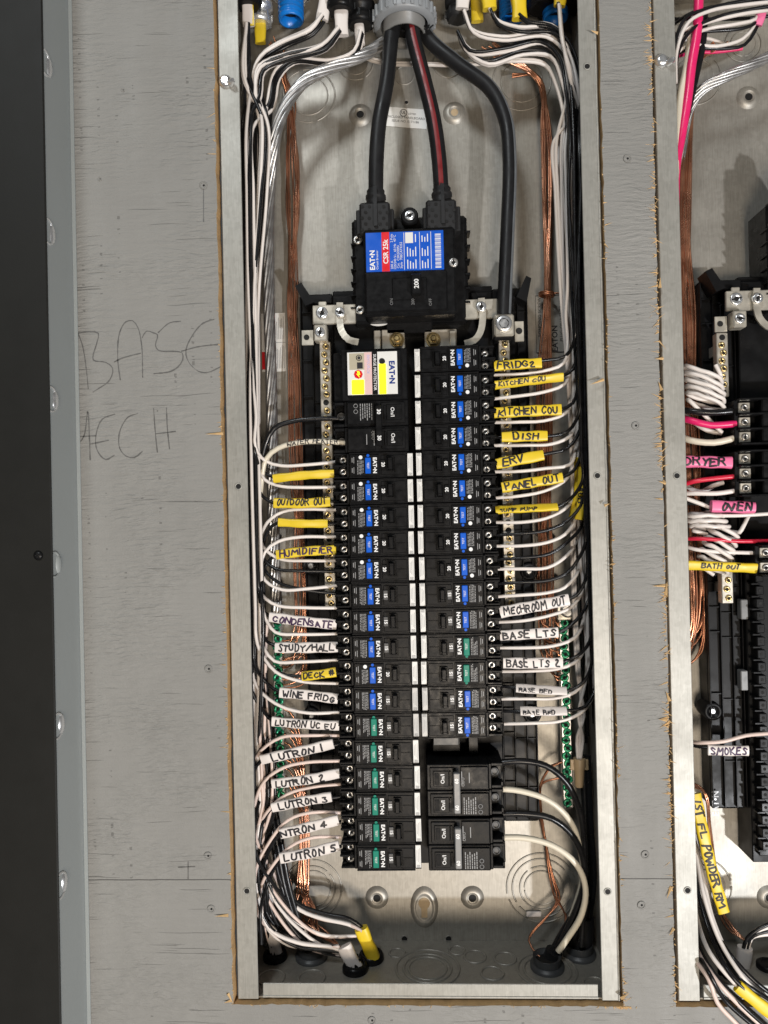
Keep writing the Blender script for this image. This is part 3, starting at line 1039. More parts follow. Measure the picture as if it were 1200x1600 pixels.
def lugs(x0, left_only=False):
    """neutral straps, lug blocks and bus nuts under the main breaker"""
    dx = x0 - X1
    tagn = 'in the middle panel' if first_panel(x0) else 'in the right panel'

    def B(mb, ax, ay, bx, by, y0, y1, c=0.0008, mi=0):
        p, q = W(ax, ay, y0), W(bx, by, y0)
        mb.box(p[0] + dx, q[0] + dx, y0, y1, q[2], p[2], c, mi)

    def P(px, py, y):
        v = W(px, py, y); return (v[0] + dx, y, v[2])
    e = thing('neutral_strap', P(520, 520, .07), 'tan metal neutral strap with curved arm left of the main breaker, ' + tagn, 'metal strap')
    mb = MB(); B(mb, 488, 477, 556, 505, .046, .050); B(mb, 497, 471, 510, 478, .047, .049)
    mb.build('plate', 'plate_metal', e)
    pts = [P(531, 473, .043), P(531, 500, .043), P(534, 518, .042), P(545, 531, .041), P(560, 535, .041)]
    mb = MB(); v, f = flat_strip(spline(pts, .004), 0.0066, 0.0022); mb.add(v, f, False); mb.build('curved_arm', 'plate_metal', e)
    screw('big', P(503, 489, .0455), e); screw('mid', P(531, 488, .0405), e)
    e = thing('neutral_lug', P(500, 520, .07), 'square neutral lug with flat ear below the left strap, ' + tagn, 'lug')
    mb = MB(); B(mb, 490, 507, 511, 532, .036, .050, .0012); mb.build('lug_block', 'plate_metal', e)
    mb = MB(); B(mb, 471, 516, 490, 539, .046, .048, .0004); mb.build('ear', 'plate_metal', e)
    MB().lathe([(0.0029, 0), (0.0028, .0003)], at(P(479, 527, .0457)), 14).build('hole', 'hole_dark', e)
    screw('mid', P(500, 519, .0355), e)
    if left_only:
        return
    e = thing('neutral_strap', P(750, 520, .07), 'tan metal neutral strap with curved arm right of the main breaker', 'metal strap')
    mb = MB(); B(mb, 726, 468, 778, 497, .046, .050); mb.build('plate', 'plate_metal', e)
    pts = [P(752, 466, .043), P(754, 500, .043), P(750, 520, .042), P(741, 532, .041), P(726, 537, .041)]
    mb = MB(); v, f = flat_strip(spline(pts, .004), 0.0066, 0.0022); mb.add(v, f, False); mb.build('curved_arm', 'plate_metal', e)
    screw('mid', P(752, 479, .0405), e)
    e = thing('neutral_lug', P(788, 520, .07), 'large neutral lug block with hex socket screw clamping a black cable', 'lug')
    mb = MB(); B(mb, 772, 491, 804, 524, .030, .052, .0016); mb.build('lug_block', 'plate_metal', e)
    mb = MB(); B(mb, 772, 525, 803, 531, .034, .05, .001); mb.build('black_foot', 'black_frame', e)
    mb = MB(); B(mb, 804, 502, 819, 533, .044, .047, .0004); mb.build('ear', 'plate_metal', e)
    MB().lathe([(0.0033, 0), (0.0032, .0003)], at(P(811, 517, .0437)), 14).build('hole', 'hole_dark', e)
    mb = MB(); M = at(P(787, 506, .030))
    mb.lathe([(0.0080, 0), (0.0080, .0022), (0.0070, .0030), (0.0048, .0030)], M, 22, cap1=False); mb.lathe([(0.0046, .0028), (0.0040, .0004), (0.0001, .0003)], M, 6, smooth=False, cap1=False)
    mb.build('hex_socket_screw', 'zinc', e)
    for px, side in ((620, 'left'), (677, 'right')):
        s = -1 if side == 'left' else 1
        e = thing('bus_bolt', P(px, 531, .07), f'brass nut on the {side} tan bus plate below the main breaker', 'bolt')
        mb = MB(); B(mb, px - 24 if s < 0 else px - 14, 515, px + 13 if s < 0 else px + 37, 545, .050, .054); B(mb, px - 36 if s < 0 else px + 25, 516, px - 25 if s < 0 else px + 36, 546, .046, .050)
        mb.build('bus_plate', 'plate_metal', e)
        M = at(P(px, 531, .0495))
        mb = MB(); mb.lathe([(0.0075, -.0005), (0.0075, .0008)], M, 20); hexnut(mb, P(px, 531, .0487), .0062, .004); mb.lathe([(0.0030, .003), (0.0030, .0075), (0.002, .0085)], M, 14)
        mb.build('nut', 'brass', e)


def flat_strip(path, w, t):
    """rectangular section swept along a path, wide side in the XZ plane"""
    P = np.asarray(path); T = np.gradient(P, axis=0); T /= np.linalg.norm(T, axis=1)[:, None]
    D = np.array([0, 1.0, 0]); S = np.cross(T, D); S /= np.linalg.norm(S, axis=1)[:, None]
    v = []
    for p, s in zip(P, S):
        v += [p + s * w / 2 - D * t / 2, p - s * w / 2 - D * t / 2, p - s * w / 2 + D * t / 2, p + s * w / 2 + D * t / 2]
    n = len(P); f = []
    for i in range(n - 1):
        for j in range(4):
            f.append((4 * i + j, 4 * i + (j + 1) % 4, 4 * i + 4 + (j + 1) % 4, 4 * i + 4 + j))
    f += [(3, 2, 1, 0), (4 * n - 4, 4 * n - 3, 4 * n - 2, 4 * n - 1)]
    return v, f


bus_frame(X1, 'black plastic bus frame behind the breakers of the middle panel')
bus_frame(X2, 'ribbed black plastic bus frame in the right panel')
lugs(X1)
lugs(X2, True)
neutral_bar(505, 534, 519, 950, 0, 'long neutral bar with brass screws left of the breakers', 33, (7, 24, 25))
neutral_bar(785, 531, 800, 950, 0, 'long neutral bar with brass screws right of the breakers', 33, (22, 23))
neutral_bar(432, 966, 439, 1262, 0, 'ground bar with green screws low on the left', 24, (), 'green', 0.075, 'ground bars')
gb = neutral_bar(881, 966, 888, 1262, 0, 'ground bar with green screws low on the right', 24, (), 'green', 0.075, 'ground bars')
p = W(884, 953, .070); mb = MB(); mb.box(p[0] - .010, p[0] + .010, .064, DEPTH, p[2] - .010, p[2] + .010, .001); lb = mb.build('lug', 'plate_metal', gb)
mb = MB(); M = at((p[0], .064, p[2])); mb.lathe([(0.0070, 0), (0.0070, .003), (0.005, .0035)], M, 20); mb.build('lug_screw', 'dull_screw', lb)


# ================================================================== main breaker (built once, copied to the right panel)
def main_breaker(x0, label):
    dx = x0 - X1
    first = first_panel(x0)

    def P(px, py, y):
        v = W(px, py, y); return Vector((v[0] + dx, y, v[2]))

    def B(mb, ax, ay, bx, by, y0, y1, c=0.001, mi=0):
        p, q = P(ax, ay, y0), P(bx, by, y0)
        mb.box(p.x, q.x, y0, y1, q.z, p.z, c, mi)
    e = thing('main_breaker', P(640, 490, .09), label, 'circuit breaker', 'main breakers')
    mb = MB(); B(mb, 549, 342, 733, 500, .046, .090, .003)
    for k in range(6):
        B(mb, 727, 360 + k * 22, 735, 363 + k * 22, .044, .060, .0003); B(mb, 548, 380 + k * 20, 556, 382 + k * 20, .044, .06, .0003)
    B(mb, 603, 488, 676, 520, .050, .090, .001)
    mb.build('base', 'black_plastic', e)
    mb = MB(); B(mb, 567, 359, 714, 490, .022, .060, .0022); B(mb, 570, 425, 700, 484, .0195, .03, .0015); B(mb, 612, 434, 668, 468, .0185, .03, .001)
    mb.build('body', 'black_plastic', e)
    mb = MB(); c = P(640, 340, .04); mb.lathe([(.0088, 0), (.0088, .010), (.0076, .0112)], at((c.x, .046, c.z)), 22); tab = mb.build('fixing_tab', 'black_plastic', e)
    screw('mid', (c.x, .0345, c.z), e)
    for px, py in ((558, 372), (562, 482), (707, 420)):
        p = P(px, py, .040); o = screw('term', (p.x, .0455 if px < 600 else .0215, p.z), e); o.scale = (1.25, 1, 1.25)
    # perforated terminal shrouds with ribbed cable boots
    for cx, top in ((586, 316), (690, 312)):
        mb = MB(); B(mb, cx - 25, top, cx + 24, top + 50, .026, .062, .002); B(mb, cx - 30, top + 12, cx + 30, top + 48, .034, .062, .001)
        sh = mb.build('terminal_shroud', 'charcoal_rubber', e)
        mb = MB()
        for r_ in range(5):
            for c_ in range(8):
                if abs(c_ - 3.5) < 1 or (r_ + c_) % 2:
                    continue
                q = P(cx - 20 + c_ * 5.6, top + 7 + r_ * 9, .026)
                mb.lathe([(.0018, 0), (.0017, .0003)], at((q.x, .0259, q.z)), 8)
        mb.build('vent_hole', 'hole_dark', sh)
        mb = MB(); q = P(cx + 1, top + 4, .036)
        mb.lathe([(.0100, 0), (.0104, .004), (.0092, .006), (.0104, .008), (.0104, .011), (.0088, .013), (.0092, .016), (.0078, .018)], at((q.x, .042, q.z), 'Z'), 20)
        v, f = flat_strip(spline([(q.x, .0305, q.z + .016), (q.x, .026, q.z - .002), (q.x, .0248, q.z - .026)], .004), .0034, .003); mb.add(v, f)
        mb.build('boot', 'charcoal_rubber', sh)
    # rocker handle
    mb = MB(); B(mb, 642, 427, 659, 459, .0105, .022, .0012); hd = mb.build('handle', 'black_plastic', e)
    if not first:
        return e
    t = MB(); q = P(651, 443, .0103); put_text(t, '200', .0062, q.x, .0103, q.z, 90, .02); t.build('rating', 'print_white', hd)
    # blue rating label, printed sideways
    y = .0216
    a, b = P(571, 364, y), P(694, 421, y)
    mb = MB(); mb.box(a.x, b.x, y, y + .0006, b.z, a.z, .0002); lab = mb.build('rating_label', 'blue_label', e, label='blue label with red stripe and white print')
    w, h = b.x - a.x, a.z - b.z
    yy = y - .0002
    X = lambda u: a.x + w * u
    Zz = lambda v: b.z + h * v
    mb = MB(); mb.box(X(.205), X(.305), yy, yy + .0001, b.z + .0001, a.z - .0001); rd = mb.build('red_stripe', 'red_label', lab)
    mb = MB(); mb.box(X(.51), X(.61), yy - .0001, yy + .0001, Zz(.70), Zz(.97), .0000); mb.build('seal', 'sticker_white', lab)
    t = MB()
    put_text(t, 'EAT\u2022N', .0068, X(.085), yy, Zz(.30), 90, .03)
    put_text(t, 'Circuit Breaker', .0030, X(.145), yy, Zz(.30), 90)
    put_text(t, 'CSR 25k', .0068, X(.258), yy - .0001, Zz(.50), 90, .02)
    for u, s, z in ((.335, '200 A', .16), (.335, '2 Pole', .84), (.375, '120/240 V~  60 Hz  40\u00b0C', .48), (.415, 'Cat.  CSR2200N', .36), (.455, 'Style  70BCA73252', .40)):
        put_text(t, s, .0033, X(u), yy, Zz(z), 90)
    for u in (.49, .69, .835):
        t.box(X(u), X(u + .006), yy, yy + .0001, Zz(.03), Zz(.97))
    for k, u in enumerate((.53, .565, .60, .635, .72, .755, .79)):
        for z0, z1 in ((.05, .28), (.36, .60), (.72, .92)):
            if u < .62 and z0 > .7: continue
            t.box(X(u), X(u + .012), yy, yy + .0001, Zz(z0), Zz(z1 - .08 * ((k * 7) % 3) / 2))
    t.build('print', 'print_white', lab)
    mb = MB()
    for k, z0 in enumerate(np.linspace(.05, .90, 26)):
        mb.box(X(.89), X(.965), yy, yy + .0001, Zz(z0), Zz(z0 + (.012 if k % 3 else .024)))
    mb.build('barcode', 'print_white', lab)
    t = MB()
    for u, s in ((.33, 'ON'), (.60, '200'), (.82, 'OFF')):
        q = P(571 + 124 * u, 472, .0195); put_text(t, s, .0042, q.x, .0184 if .3 < u < .7 else .0193, q.z, 90)
    t.build('moulded_lettering', 'grey_handle', e)
    mb = MB(); q = P(592, 504, .049); mb.lathe([(.0095, 0), (.0094, .0003)], at((q.x, .0499, q.z)) @ Matrix.Diagonal((1, .36, 1, 1)), 24); mb.build('oval_sticker', 'sticker_white', e)
    return e


main_breaker(X1, 'black main breaker with blue and red label under the heavy cables')
main_breaker(X2, 'black main breaker cut off at the right edge of the photo')

# ================================================================== branch breakers
# local frame: x = 0 at the centre line of the panel and growing outwards, y as in the world, z across the breaker (25.4 mm pitch)
mm = 0.001


def mbox(mb, x0, x1, y0, y1, z0, z1, c=0.3, mi=0):
    mb.box(x0 * mm, x1 * mm, y0 * mm, y1 * mm, z0 * mm, z1 * mm, c * mm, mi)


PARTS = {}


def part(key, name, build, mats, parent):
    """a part whose mesh is shared by all alike breakers"""
    if key not in PARTS:
        mb = MB(); build(mb); PARTS[key] = mb.mesh(name, mats)
    o = bpy.data.objects.new(name, PARTS[key]); COL.objects.link(o); o.parent = parent
    return o


def b_body(mb):
    mbox(mb, 6.2, 62.5, 16, 62, -12.3, 12.3, 0.7)            # case
    mbox(mb, 0.2, 6.2, 18.5, 62, -12.2, 12.2, 0.4)           # step under the sticker
    mbox(mb, 33.0, 61.8, 14.6, 17, -10.4, 10.4, 0.5)         # raised label field
    mbox(mb, 7.4, 31.5, 15.0, 17, -9.6, 9.6, 0.5)            # raised handle field
    mbox(mb, 8.2, 18.0, 14.3, 16, -0.4, 0.4, 0.15)           # moulded lines
    mbox(mb, 17.6, 18.2, 14.3, 16, -7.5, 7.5, 0.15)
    mbox(mb, 18.6, 19.4, 12.8, 16, -7.0, 5.6, 0.2); mbox(mb, 25.2, 26.0, 12.8, 16, -7.0, 5.6, 0.2)   # handle window
    mbox(mb, 18.6, 26.0, 12.8, 16, -8.0, -7.0, 0.2); mbox(mb, 18.6, 26.0, 12.8, 16, 5.6, 6.6, 0.2)
    mbox(mb, 6.0, 62.6, 15.2, 17, -12.4, -11.2, 0.3); mbox(mb, 6.0, 62.6, 15.2, 17, 11.2, 12.4, 0.3)  # long edge ribs
    mbox(mb, 56.4, 56.7, 14.3, 15, -9.5, 9.5, 0.1); mbox(mb, 56.7, 61.5, 14.3, 15, -.15, .15, 0.1)


def b_terminal(mb):
    mbox(mb, 62.5, 78.0, 31, 62, -12.2, 12.2, 0.5)           # floor of the terminal bay
    for z in (-12.2, -0.9, 10.4):
        mbox(mb, 62.5, 76.0 + (2.5 if z != -0.9 else 3.5), 20.5, 32, z, z + 1.8, 0.4)
    mbox(mb, 62.5, 65.2, 18.0, 32, -11.6, 11.6, 0.6)
    mbox(mb, 73.6, 77.8, 25.5, 32, -10.6, -8.4, 0.4); mbox(mb, 73.6, 77.8, 25.5, 32, 8.4, 10.6, 0.4)
    mbox(mb, 73.6, 79.6, 25.5, 32, -2.6, 2.4, 0.5)
    mbox(mb, 66.0, 69.5, 18.6, 26, -1.8, 1.6, 0.5)
    for z in (-6.2, 5.4):                                     # round screw wells
        mb.lathe([(5.0 * mm, 0), (5.0 * mm, 5 * mm), (4.3 * mm, 5.6 * mm), (4.0 * mm, 5 * mm), (4.0 * mm, 1 * mm)], at((69.6 * mm, 32 * mm, z * mm)), 14, 0, True, False, False)


def make_breaker(amp, button, style, dim_sticker):
    e = thing('circuit_breaker', (0, 0, 0), '', 'circuit breaker')
    part('body', 'body', b_body, 'black_plastic', e)
    part('terminal', 'terminal_block', b_terminal, 'black_plastic', e)

    def handle(mb):
        M = Matrix.Rotation(math.radians(-6), 4, 'Z')
        mbox(mb, 20.0, 24.6, 7.2, 20, -6.6, 5.2, 0.8); mbox(mb, 20.4, 24.2, 6.6, 8, -6.2, -4.0, 0.3)
    part('handle', 'handle', handle, 'black_plastic', e)
    part('plate', 'print_plate', lambda mb: mbox(mb, 34.0, 56.0, 14.2, 14.8, -9.8, 9.8, 0.15), 'black_print_plate', e)

    def tile(mb):
        mbox(mb, 27.0, 31.6, 13.2, 16, -5.0, 4.4, 0.4)
    tl = part('tile' + ('g' if amp == '15' else ''), 'rating_tile', tile, 'black_plastic' if amp == '20' else 'grey_handle_dark', e)

    def rating(mb): put_text(mb, amp, 4.5 * mm, 29.4 * mm, 13.1 * mm, -0.2 * mm, 90, .03)
    part('rating' + amp, 'rating', rating, 'print_white', tl)
    btn = part('button' + button, 'test_button', lambda mb: (mbox(mb, 41.2, 46.8, 12.4, 15, -8.2 if button == 'g' else -7.2, 8.4, 0.5), mb.lathe([(1.5 * mm, 0), (1.4 * mm, .4 * mm)], at((44 * mm, 14.2 * mm, -9.2 * mm)), 10)),
               'blue_button' if button == 'b' else 'green_button', e)
    part('test', 'lettering', lambda mb: put_text(mb, 'TEST', (2.9 if style == 'a' else 3.8) * mm, 44 * mm, 12.3 * mm, 0.6 * mm, 90), 'print_white', btn)
    part('logo', 'logo_print', lambda mb: put_text(mb, 'EAT\u2022N', 5.0 * mm, 37.5 * mm, 14.05 * mm, 0.4 * mm, 90, .035, sx=1.08), 'print_white', e)

    def small(mb):
        r = random.Random(5 if style == 'a' else 8)
        for k, u in enumerate((48.6, 49.9, 51.2, 52.5, 53.8)):
            z = -4.5 if style == 'a' else -8
            top = 9 if k else 8
            while z < top - 1:
                ln = r.uniform(1.2, 3.4)
                mbox(mb, u, u + .55, 14.05, 14.15, z, min(z + ln, top), 0)
                z += ln + r.uniform(.4, .8)
                if button == 'g' and k > 1 and z > 3: break
        for z in (-5, 5):
            mbox(mb, 57.6, 58.1, 14.3, 14.5, z - 3, z + 3, 0); mbox(mb, 59.2, 59.8, 14.3, 14.5, z - 2.2, z + 2.2, 0)
    part('small' + style + button, 'small_print', small, 'print_grey', e)
    if amp == '20':
        part('seal', 'round_mark', lambda mb: mb.lathe([(1.9 * mm, 0), (1.85 * mm, .15 * mm)], at((51.2 * mm, 14.15 * mm, -7.6 * mm)), 16), 'print_white', e)
    s = part('sticker' + ('d' if dim_sticker else ''), 'white_sticker', lambda mb: mbox(mb, 0.5, 5.7, 18.0, 18.6, -10.9, 10.9, 0.15), 'sticker_dim' if dim_sticker else 'sticker_white', e)

    def sprint(mb):
        for k in range(3):
            mbox(mb, 1.4 + k * 1.4, 1.75 + k * 1.4, 17.85, 17.95, -8 + k, 7 - 1.5 * k, 0)
        for k in range(6):
            mbox(mb, 1.2, 4.8, 17.85, 17.95, 8.0 + k * .5, 8.2 + k * .5, 0)
    part('sprint', 'print', sprint, 'print_grey', s)
    for z in (-6.2, 5.4):
        sc = bpy.data.objects.new('screw', screw_mesh('term')); COL.objects.link(sc); sc.parent = e
        sc.location = (69.6 * mm, 27.5 * mm, z * mm); sc.rotation_euler = (0, random.uniform(0, 3), 0)
    return e



XR = W(653, 850, .018)[0]
XL = W(648, 850, .018)[0]
ROT = Euler((0, math.pi, 0))
RIGHT = [('20', 'b', 'a')] * 9 + [('15', 'b', 't')] * 2 + [('15', 'g', 't')] * 2 + [('15', 'b', 't')] * 2
LEFT = [('20', 'b', 'a')] * 5 + [('15', 'b', 't')] * 3 + [('20', 'b', 'a'), ('15', 'b', 't')] + [('15', 'g', 't')] * 6
BTN = {'b': 'blue', 'g': 'green'}
protos = {}


def place_breaker(spec, x, row, left, label, group):
    dim = spec[0] == '15' and row in (13, 14)
    key = (*spec, dim)
    if key not in protos:
        protos[key] = make_breaker(*spec, dim); o = protos[key]
    else:
        o = copy_tree(protos[key])
    o.location = (x + random.uniform(-.0005, .0005), random.uniform(-.0004, .0006), Zrow(row))
    o.rotation_euler = (random.uniform(-.006, .006), (math.pi if left else 0) + random.uniform(-.007, .007), random.uniform(-.006, .006))
    tag(o, label, 'circuit breaker', group)


for i, sp in enumerate(RIGHT):
    place_breaker(sp, XR, i, False, f'black {sp[0]} amp breaker with {BTN[sp[1]]} button, {ORD[i]} from the top in the right column', 'single breakers')
for i, sp in enumerate(LEFT):
    o = 'bottom' if i == 15 else (ORD[i] if i else 'first')
    place_breaker(sp, XL, i + 4, True, f'black {sp[0]} amp breaker with {BTN[sp[1]]} button, {o} below the double breaker in the left column', 'single breakers')


# ---- double-pole breakers
def double_breaker(amp, tie, x, row, left, label):
    e = thing('double_breaker', (x, 0, Zrow(row + .5)), label, 'circuit breaker', 'double pole breakers')
    if left: e.rotation_euler = ROT

    def body(mb):
        for s in (-12.7, 12.7):
            mbox(mb, 3.5, 63.5, 17, 62, s - 12.4, s + 12.4, .8); mbox(mb, 6.5, 30, 15.2, 18, s - 10.4, s + 10.0, .6)
            mbox(mb, 9.5, 24.5, 14.0, 16, s - 8.0, s + 7.0, .5); mbox(mb, 25, 27, 13.5, 17, s - 7, s + 7, .4)
            mbox(mb, 36.0, 62.6, 14.6, 18, s - 10.6, s + 10.6, .5)
            mbox(mb, 63.5, 66, 19, 62, s - 12.2, s + 12.2, .5); mbox(mb, 66, 77.5, 36, 62, s - 12.2, s + 12.2, .5)
            for q in (-12.2, 9.2):
                mbox(mb, 66, 77.5, 21, 37, s + q, s + q + 3.0, .6)
            mbox(mb, 75.2, 77.6, 21, 30, s - 12.2, s - 6, .5)
    part('dbody', 'body', body, 'black_plastic', e)
    for s in (-12.7, 12.7):
        part(f'dslot{s}', 'window', lambda mb: mbox(mb, 11.0, 15.0, 13.6, 14.2, s - 6, s + 5, .2), 'black_print_plate', e)
    h = part('tie' + tie, 'handle_tie', lambda mb: (mbox(mb, 28.8, 35.0, 6.0, 12, -18.5, 20.0, .8), [mbox(mb, 29.4, 34.4, 9, 18, s - 5, s + 5, .5) for s in (-12.7, 12.7)]), tie, e)
    for s in (-12.7, 12.7):
        part(f'dr{amp}{s}', 'rating', lambda mb: put_text(mb, amp, 5.0 * mm, 31.8 * mm, 5.85 * mm, s * mm, 90, .03), 'print_white', h)
    for s in (-12.7, 12.7):
        part(f'on{s}', 'lettering', lambda mb: put_text(mb, 'On/I', 5.2 * mm, 18.8 * mm, 13.85 * mm, (s - .4) * mm, 90, .01), 'print_white', e)

    def small(mb):
        r = random.Random(4)
        for k in range(6):
            z = -22
            while z < -8:
                ln = r.uniform(1, 3.4); mbox(mb, 38.5 + k * 2.2, 39.3 + k * 2.2, 14.4, 14.5, z, z + ln, 0); z += ln + .6
        for q in (-20, -14.5):
            mb.torus(at((54.5 * mm, 14.45 * mm, q * mm)), 1.9 * mm, .3 * mm, 16, 4)
        mbox(mb, 36.8, 37.5, 14.4, 14.5, 5, 19, 0)
        put_text(mb, 'Off/O', 3.6 * mm, 38.5 * mm, 14.4 * mm, 9 * mm, 90)
        mbox(mb, 44, 44.7, 14.4, 14.5, 8, 18, 0)
    part('dsmall', 'small_print', small, 'print_grey', e)
    for s in (-12.7, 12.7):
        mb = MB(); mb.torus(at((70.5 * mm, 33 * mm, s * mm)), 3.4 * mm, 1.0 * mm, 16, 6); mb.lathe([(3.3 * mm, 0), (3.2 * mm, 1 * mm)], at((70.5 * mm, 34 * mm, s * mm)), 12)
        mb.local('terminal_screw', 'grey_handle_dark', e)
    return e


double_breaker('30', 'black_plastic', XL, 2, True, 'black 30 amp double breaker with tied black handle at the upper left')
double_breaker('60', 'grey_handle', XR, 15.98, False, 'upper of two 60 amp double breakers with grey handle tie')
double_breaker('60', 'grey_handle', XR, 18.05, False, 'lower of two 60 amp double breakers, at the bottom of the right column')


def surge():
    e = thing('surge_protector', (XL, 0, Zrow(.5)), 'surge protector with white label and lit yellow lights, top of left column', 'surge protector')
    e.rotation_euler = ROT
    mb = MB(); mbox(mb, 3.5, 68, 17, 62, -25.0, 25.2, 1.0); mbox(mb, 9, 62, 12.5, 18, -23.0, 22.5, 1.2); mbox(mb, 68, 77, 30, 62, -25, 25, 1)
    mb.local('body', 'black_plastic', e)
    # label: local x grows to the photo's left, local z downwards
    mb = MB(); mbox(mb, 13.0, 61.5, 12.0, 12.6, -21.0, 20.5, .15); lab = mb.local('label', 'sticker_white', e)
    mb = MB(); mbox(mb, 32.2, 37.6, 11.8, 12.0, -21.0, 20.5, 0); st = mb.local('black_stripe', 'black_print_plate', lab)
    mb = MB(); mbox(mb, 37.6, 45, 11.85, 12.0, -20.6, 20.1, 0); mb.local('pink_field', 'print_pink', lab)
    mb = MB(); mbox(mb, 45, 59.5, 11.8, 12.0, -20.0, -4.0, 0); mb.local('tan_field', 'print_tan', lab)
    mb = MB(); mbox(mb, 46.5, 52, 11.6, 11.8, -11, -5, 0); mb.torus(at((50 * mm, 11.7 * mm, -15.5 * mm)), 2.6 * mm, .4 * mm, 18, 4)
    mb.lathe([(1.6 * mm, 0), (1.5 * mm, .2 * mm)], at((50 * mm, 11.8 * mm, -15.5 * mm)), 12)
    mb.local('print', 'ink', lab)
    mb = MB(); mb.lathe([(4.4 * mm, 0), (4.3 * mm, .2 * mm)], at((51.0 * mm, 11.9 * mm, 0.5 * mm)), 8); hz = mb.local('hazard_mark', 'red_label', lab)
    mb = MB(); mb.poly([(50.2 * mm, -2.6 * mm), (52.4 * mm, -2.6 * mm), (51.2 * mm, 0), (53 * mm, 0), (49.6 * mm, 4.0 * mm), (50.6 * mm, 1 * mm), (49 * mm, 1 * mm)], 11.5 * mm, 11.6 * mm); mb.local('bolt_sign', 'lit_yellow', hz)
    mb = MB(); mbox(mb, 45.5, 57.5, 11.2, 12.0, 6.0, 20.0, .2); mb.local('yellow_indicator', 'lit_yellow', e)
    mb = MB(); mbox(mb, 24.0, 30.8, 11.2, 12.0, -9.0, 20.4, .2); mb.local('lime_indicator', 'lit_lime', e)
    mb = MB(); mb.lathe([(2.9 * mm, 0), (2.8 * mm, .9 * mm)], at((27.6 * mm, 12 * mm, -11.5 * mm)), 18); mb.local('round_window', 'hole_dark', e)
    t = MB(); put_text(t, 'SURGE PROTECTOR', 3.9 * mm, 34.9 * mm, 11.7 * mm, -1 * mm, 90, .01); t.local('lettering', 'print_white', st)
    t = MB(); put_text(t, 'EAT\u2022N', 7.4 * mm, 18.5 * mm, 11.85 * mm, -0.5 * mm, 90, .04, sx=1.05); t.local('logo_print', 'logo_blue', lab)
    t = MB(); put_text(t, 'BRPSURGE', 4.0 * mm, 41.2 * mm, 11.7 * mm, -9 * mm, 90, .01); t.local('model_print', 'print_lilac', lab)


surge()

# ================================================================== wires
def wire(pts, r, material, name, label, cat='wire', group=None, n=8, step=0.006, jitter=0.0004):
    mb = MB(); mb.tube(spline(pts, step, jitter), r, n)
    o = mb.build(name, material)
    return tag(o, label, cat, group)


def sleeve(a, b, color, words, label, hw=0.0047, ht=0.0022, mid=None, roll=0.0, size=None, Y=0.030, ink='ink', seed=0, flip=False, wshift=0.0, bow=0.0, name='wire_sleeve', text_from=0.06):
    """slit piece of cable jacket slid over a wire, hand lettered; a, b: pixel ends"""
    A = W(*a[:2], a[2] if len(a) > 2 else Y); B_ = W(*b[:2], b[2] if len(b) > 2 else Y)
    if mid is None:
        M_ = (A + B_) / 2 + np.array([0, -0.001, bow])
    else:
        M_ = W(*mid[:2], mid[2] if len(mid) > 2 else Y)
    P = spline([A, M_, B_], 0.003)
    T = np.gradient(P, axis=0); T /= np.linalg.norm(T, axis=1)[:, None]
    n = len(P); k = 18
    F = np.array([0, -1.0, 0]); F = F[None] - (T @ F)[:, None] * T; F /= np.linalg.norm(F, axis=1)[:, None]
    S = np.cross(F, T)
    S *= np.sign(S[:, 2].mean()) if abs(S[:, 2].mean()) > .3 else np.sign(S[:, 0].mean())
    cr, sr = math.cos(roll), math.sin(roll)
    S, F = cr * S + sr * F, cr * F - sr * S
    ang = np.arange(k) * 2 * math.pi / k
    sg = lambda v, e: np.sign(v) * np.abs(v) ** e
    V = []
    for i in range(n):
        wv = hw * (1 + 0.05 * math.sin(i * .9 + seed)); tv = ht * (1 + 0.10 * math.sin(i * .6 + seed * 2))
        for q in ang:
            V.append(P[i] + S[i] * wv * sg(math.cos(q), .62) + F[i] * tv * sg(math.sin(q), .72))
    mb = MB()
    f = [(i * k + j, i * k + (j + 1) % k, (i + 1) * k + (j + 1) % k, (i + 1) * k + j) for i in range(n - 1) for j in range(k)]
    mb.add(V, f, True); mb.add(V[:k], [tuple(range(k))[::-1]]); mb.add(V[-k:], [tuple(range(k))])
    o = mb.build(name, {'y': 'jacket_yellow', 'w': 'jacket_white', 'p': 'jacket_pink'}[color])
    tag(o, label, 'wire sleeve', 'lettered wire sleeves')
    if words:
        st, tw = handwriting(words, seed)
        d = np.concatenate([[0], np.cumsum(np.linalg.norm(np.diff(P, axis=0), axis=1))]); Ltot = d[-1]
        hsz = size or hw * 1.30
        sc = min(hsz * 1.25, Ltot * (0.94 - text_from) / tw)
        s0 = Ltot * text_from
        tb = MB()
        for p in st:
            Lp, Rp = ribbon(p, 0.105)
            vv = []
            for q in list(Lp) + list(Rp):
                s = s0 + q[0] * sc; t = (q[1] - 0.5) * hsz + wshift * hw
                if flip: s, t = Ltot - s, -t
                s = min(max(s, 0), Ltot)
                c = [np.interp(s, d, P[:, a_]) for a_ in range(3)]; ss = [np.interp(s, d, S[:, a_]) for a_ in range(3)]; ff = [np.interp(s, d, F[:, a_]) for a_ in range(3)]
                tt = max(-.95, min(.95, t / hw)); dep = ht * 1.12 * (1 - abs(tt) ** 3.2) ** .45 + .00025
                vv.append(np.array(c) + np.array(ss) * tt * hw + np.array(ff) * dep)
            m_ = len(Lp)
            tb.add(vv, [(i, i + 1, m_ + i + 1, m_ + i) for i in range(m_ - 1)])
        tb.build('marker_lettering', ink, o)
    return o


RW = 0.00172
lean = lambda x, y: x + 0.0215 * (y - 800)

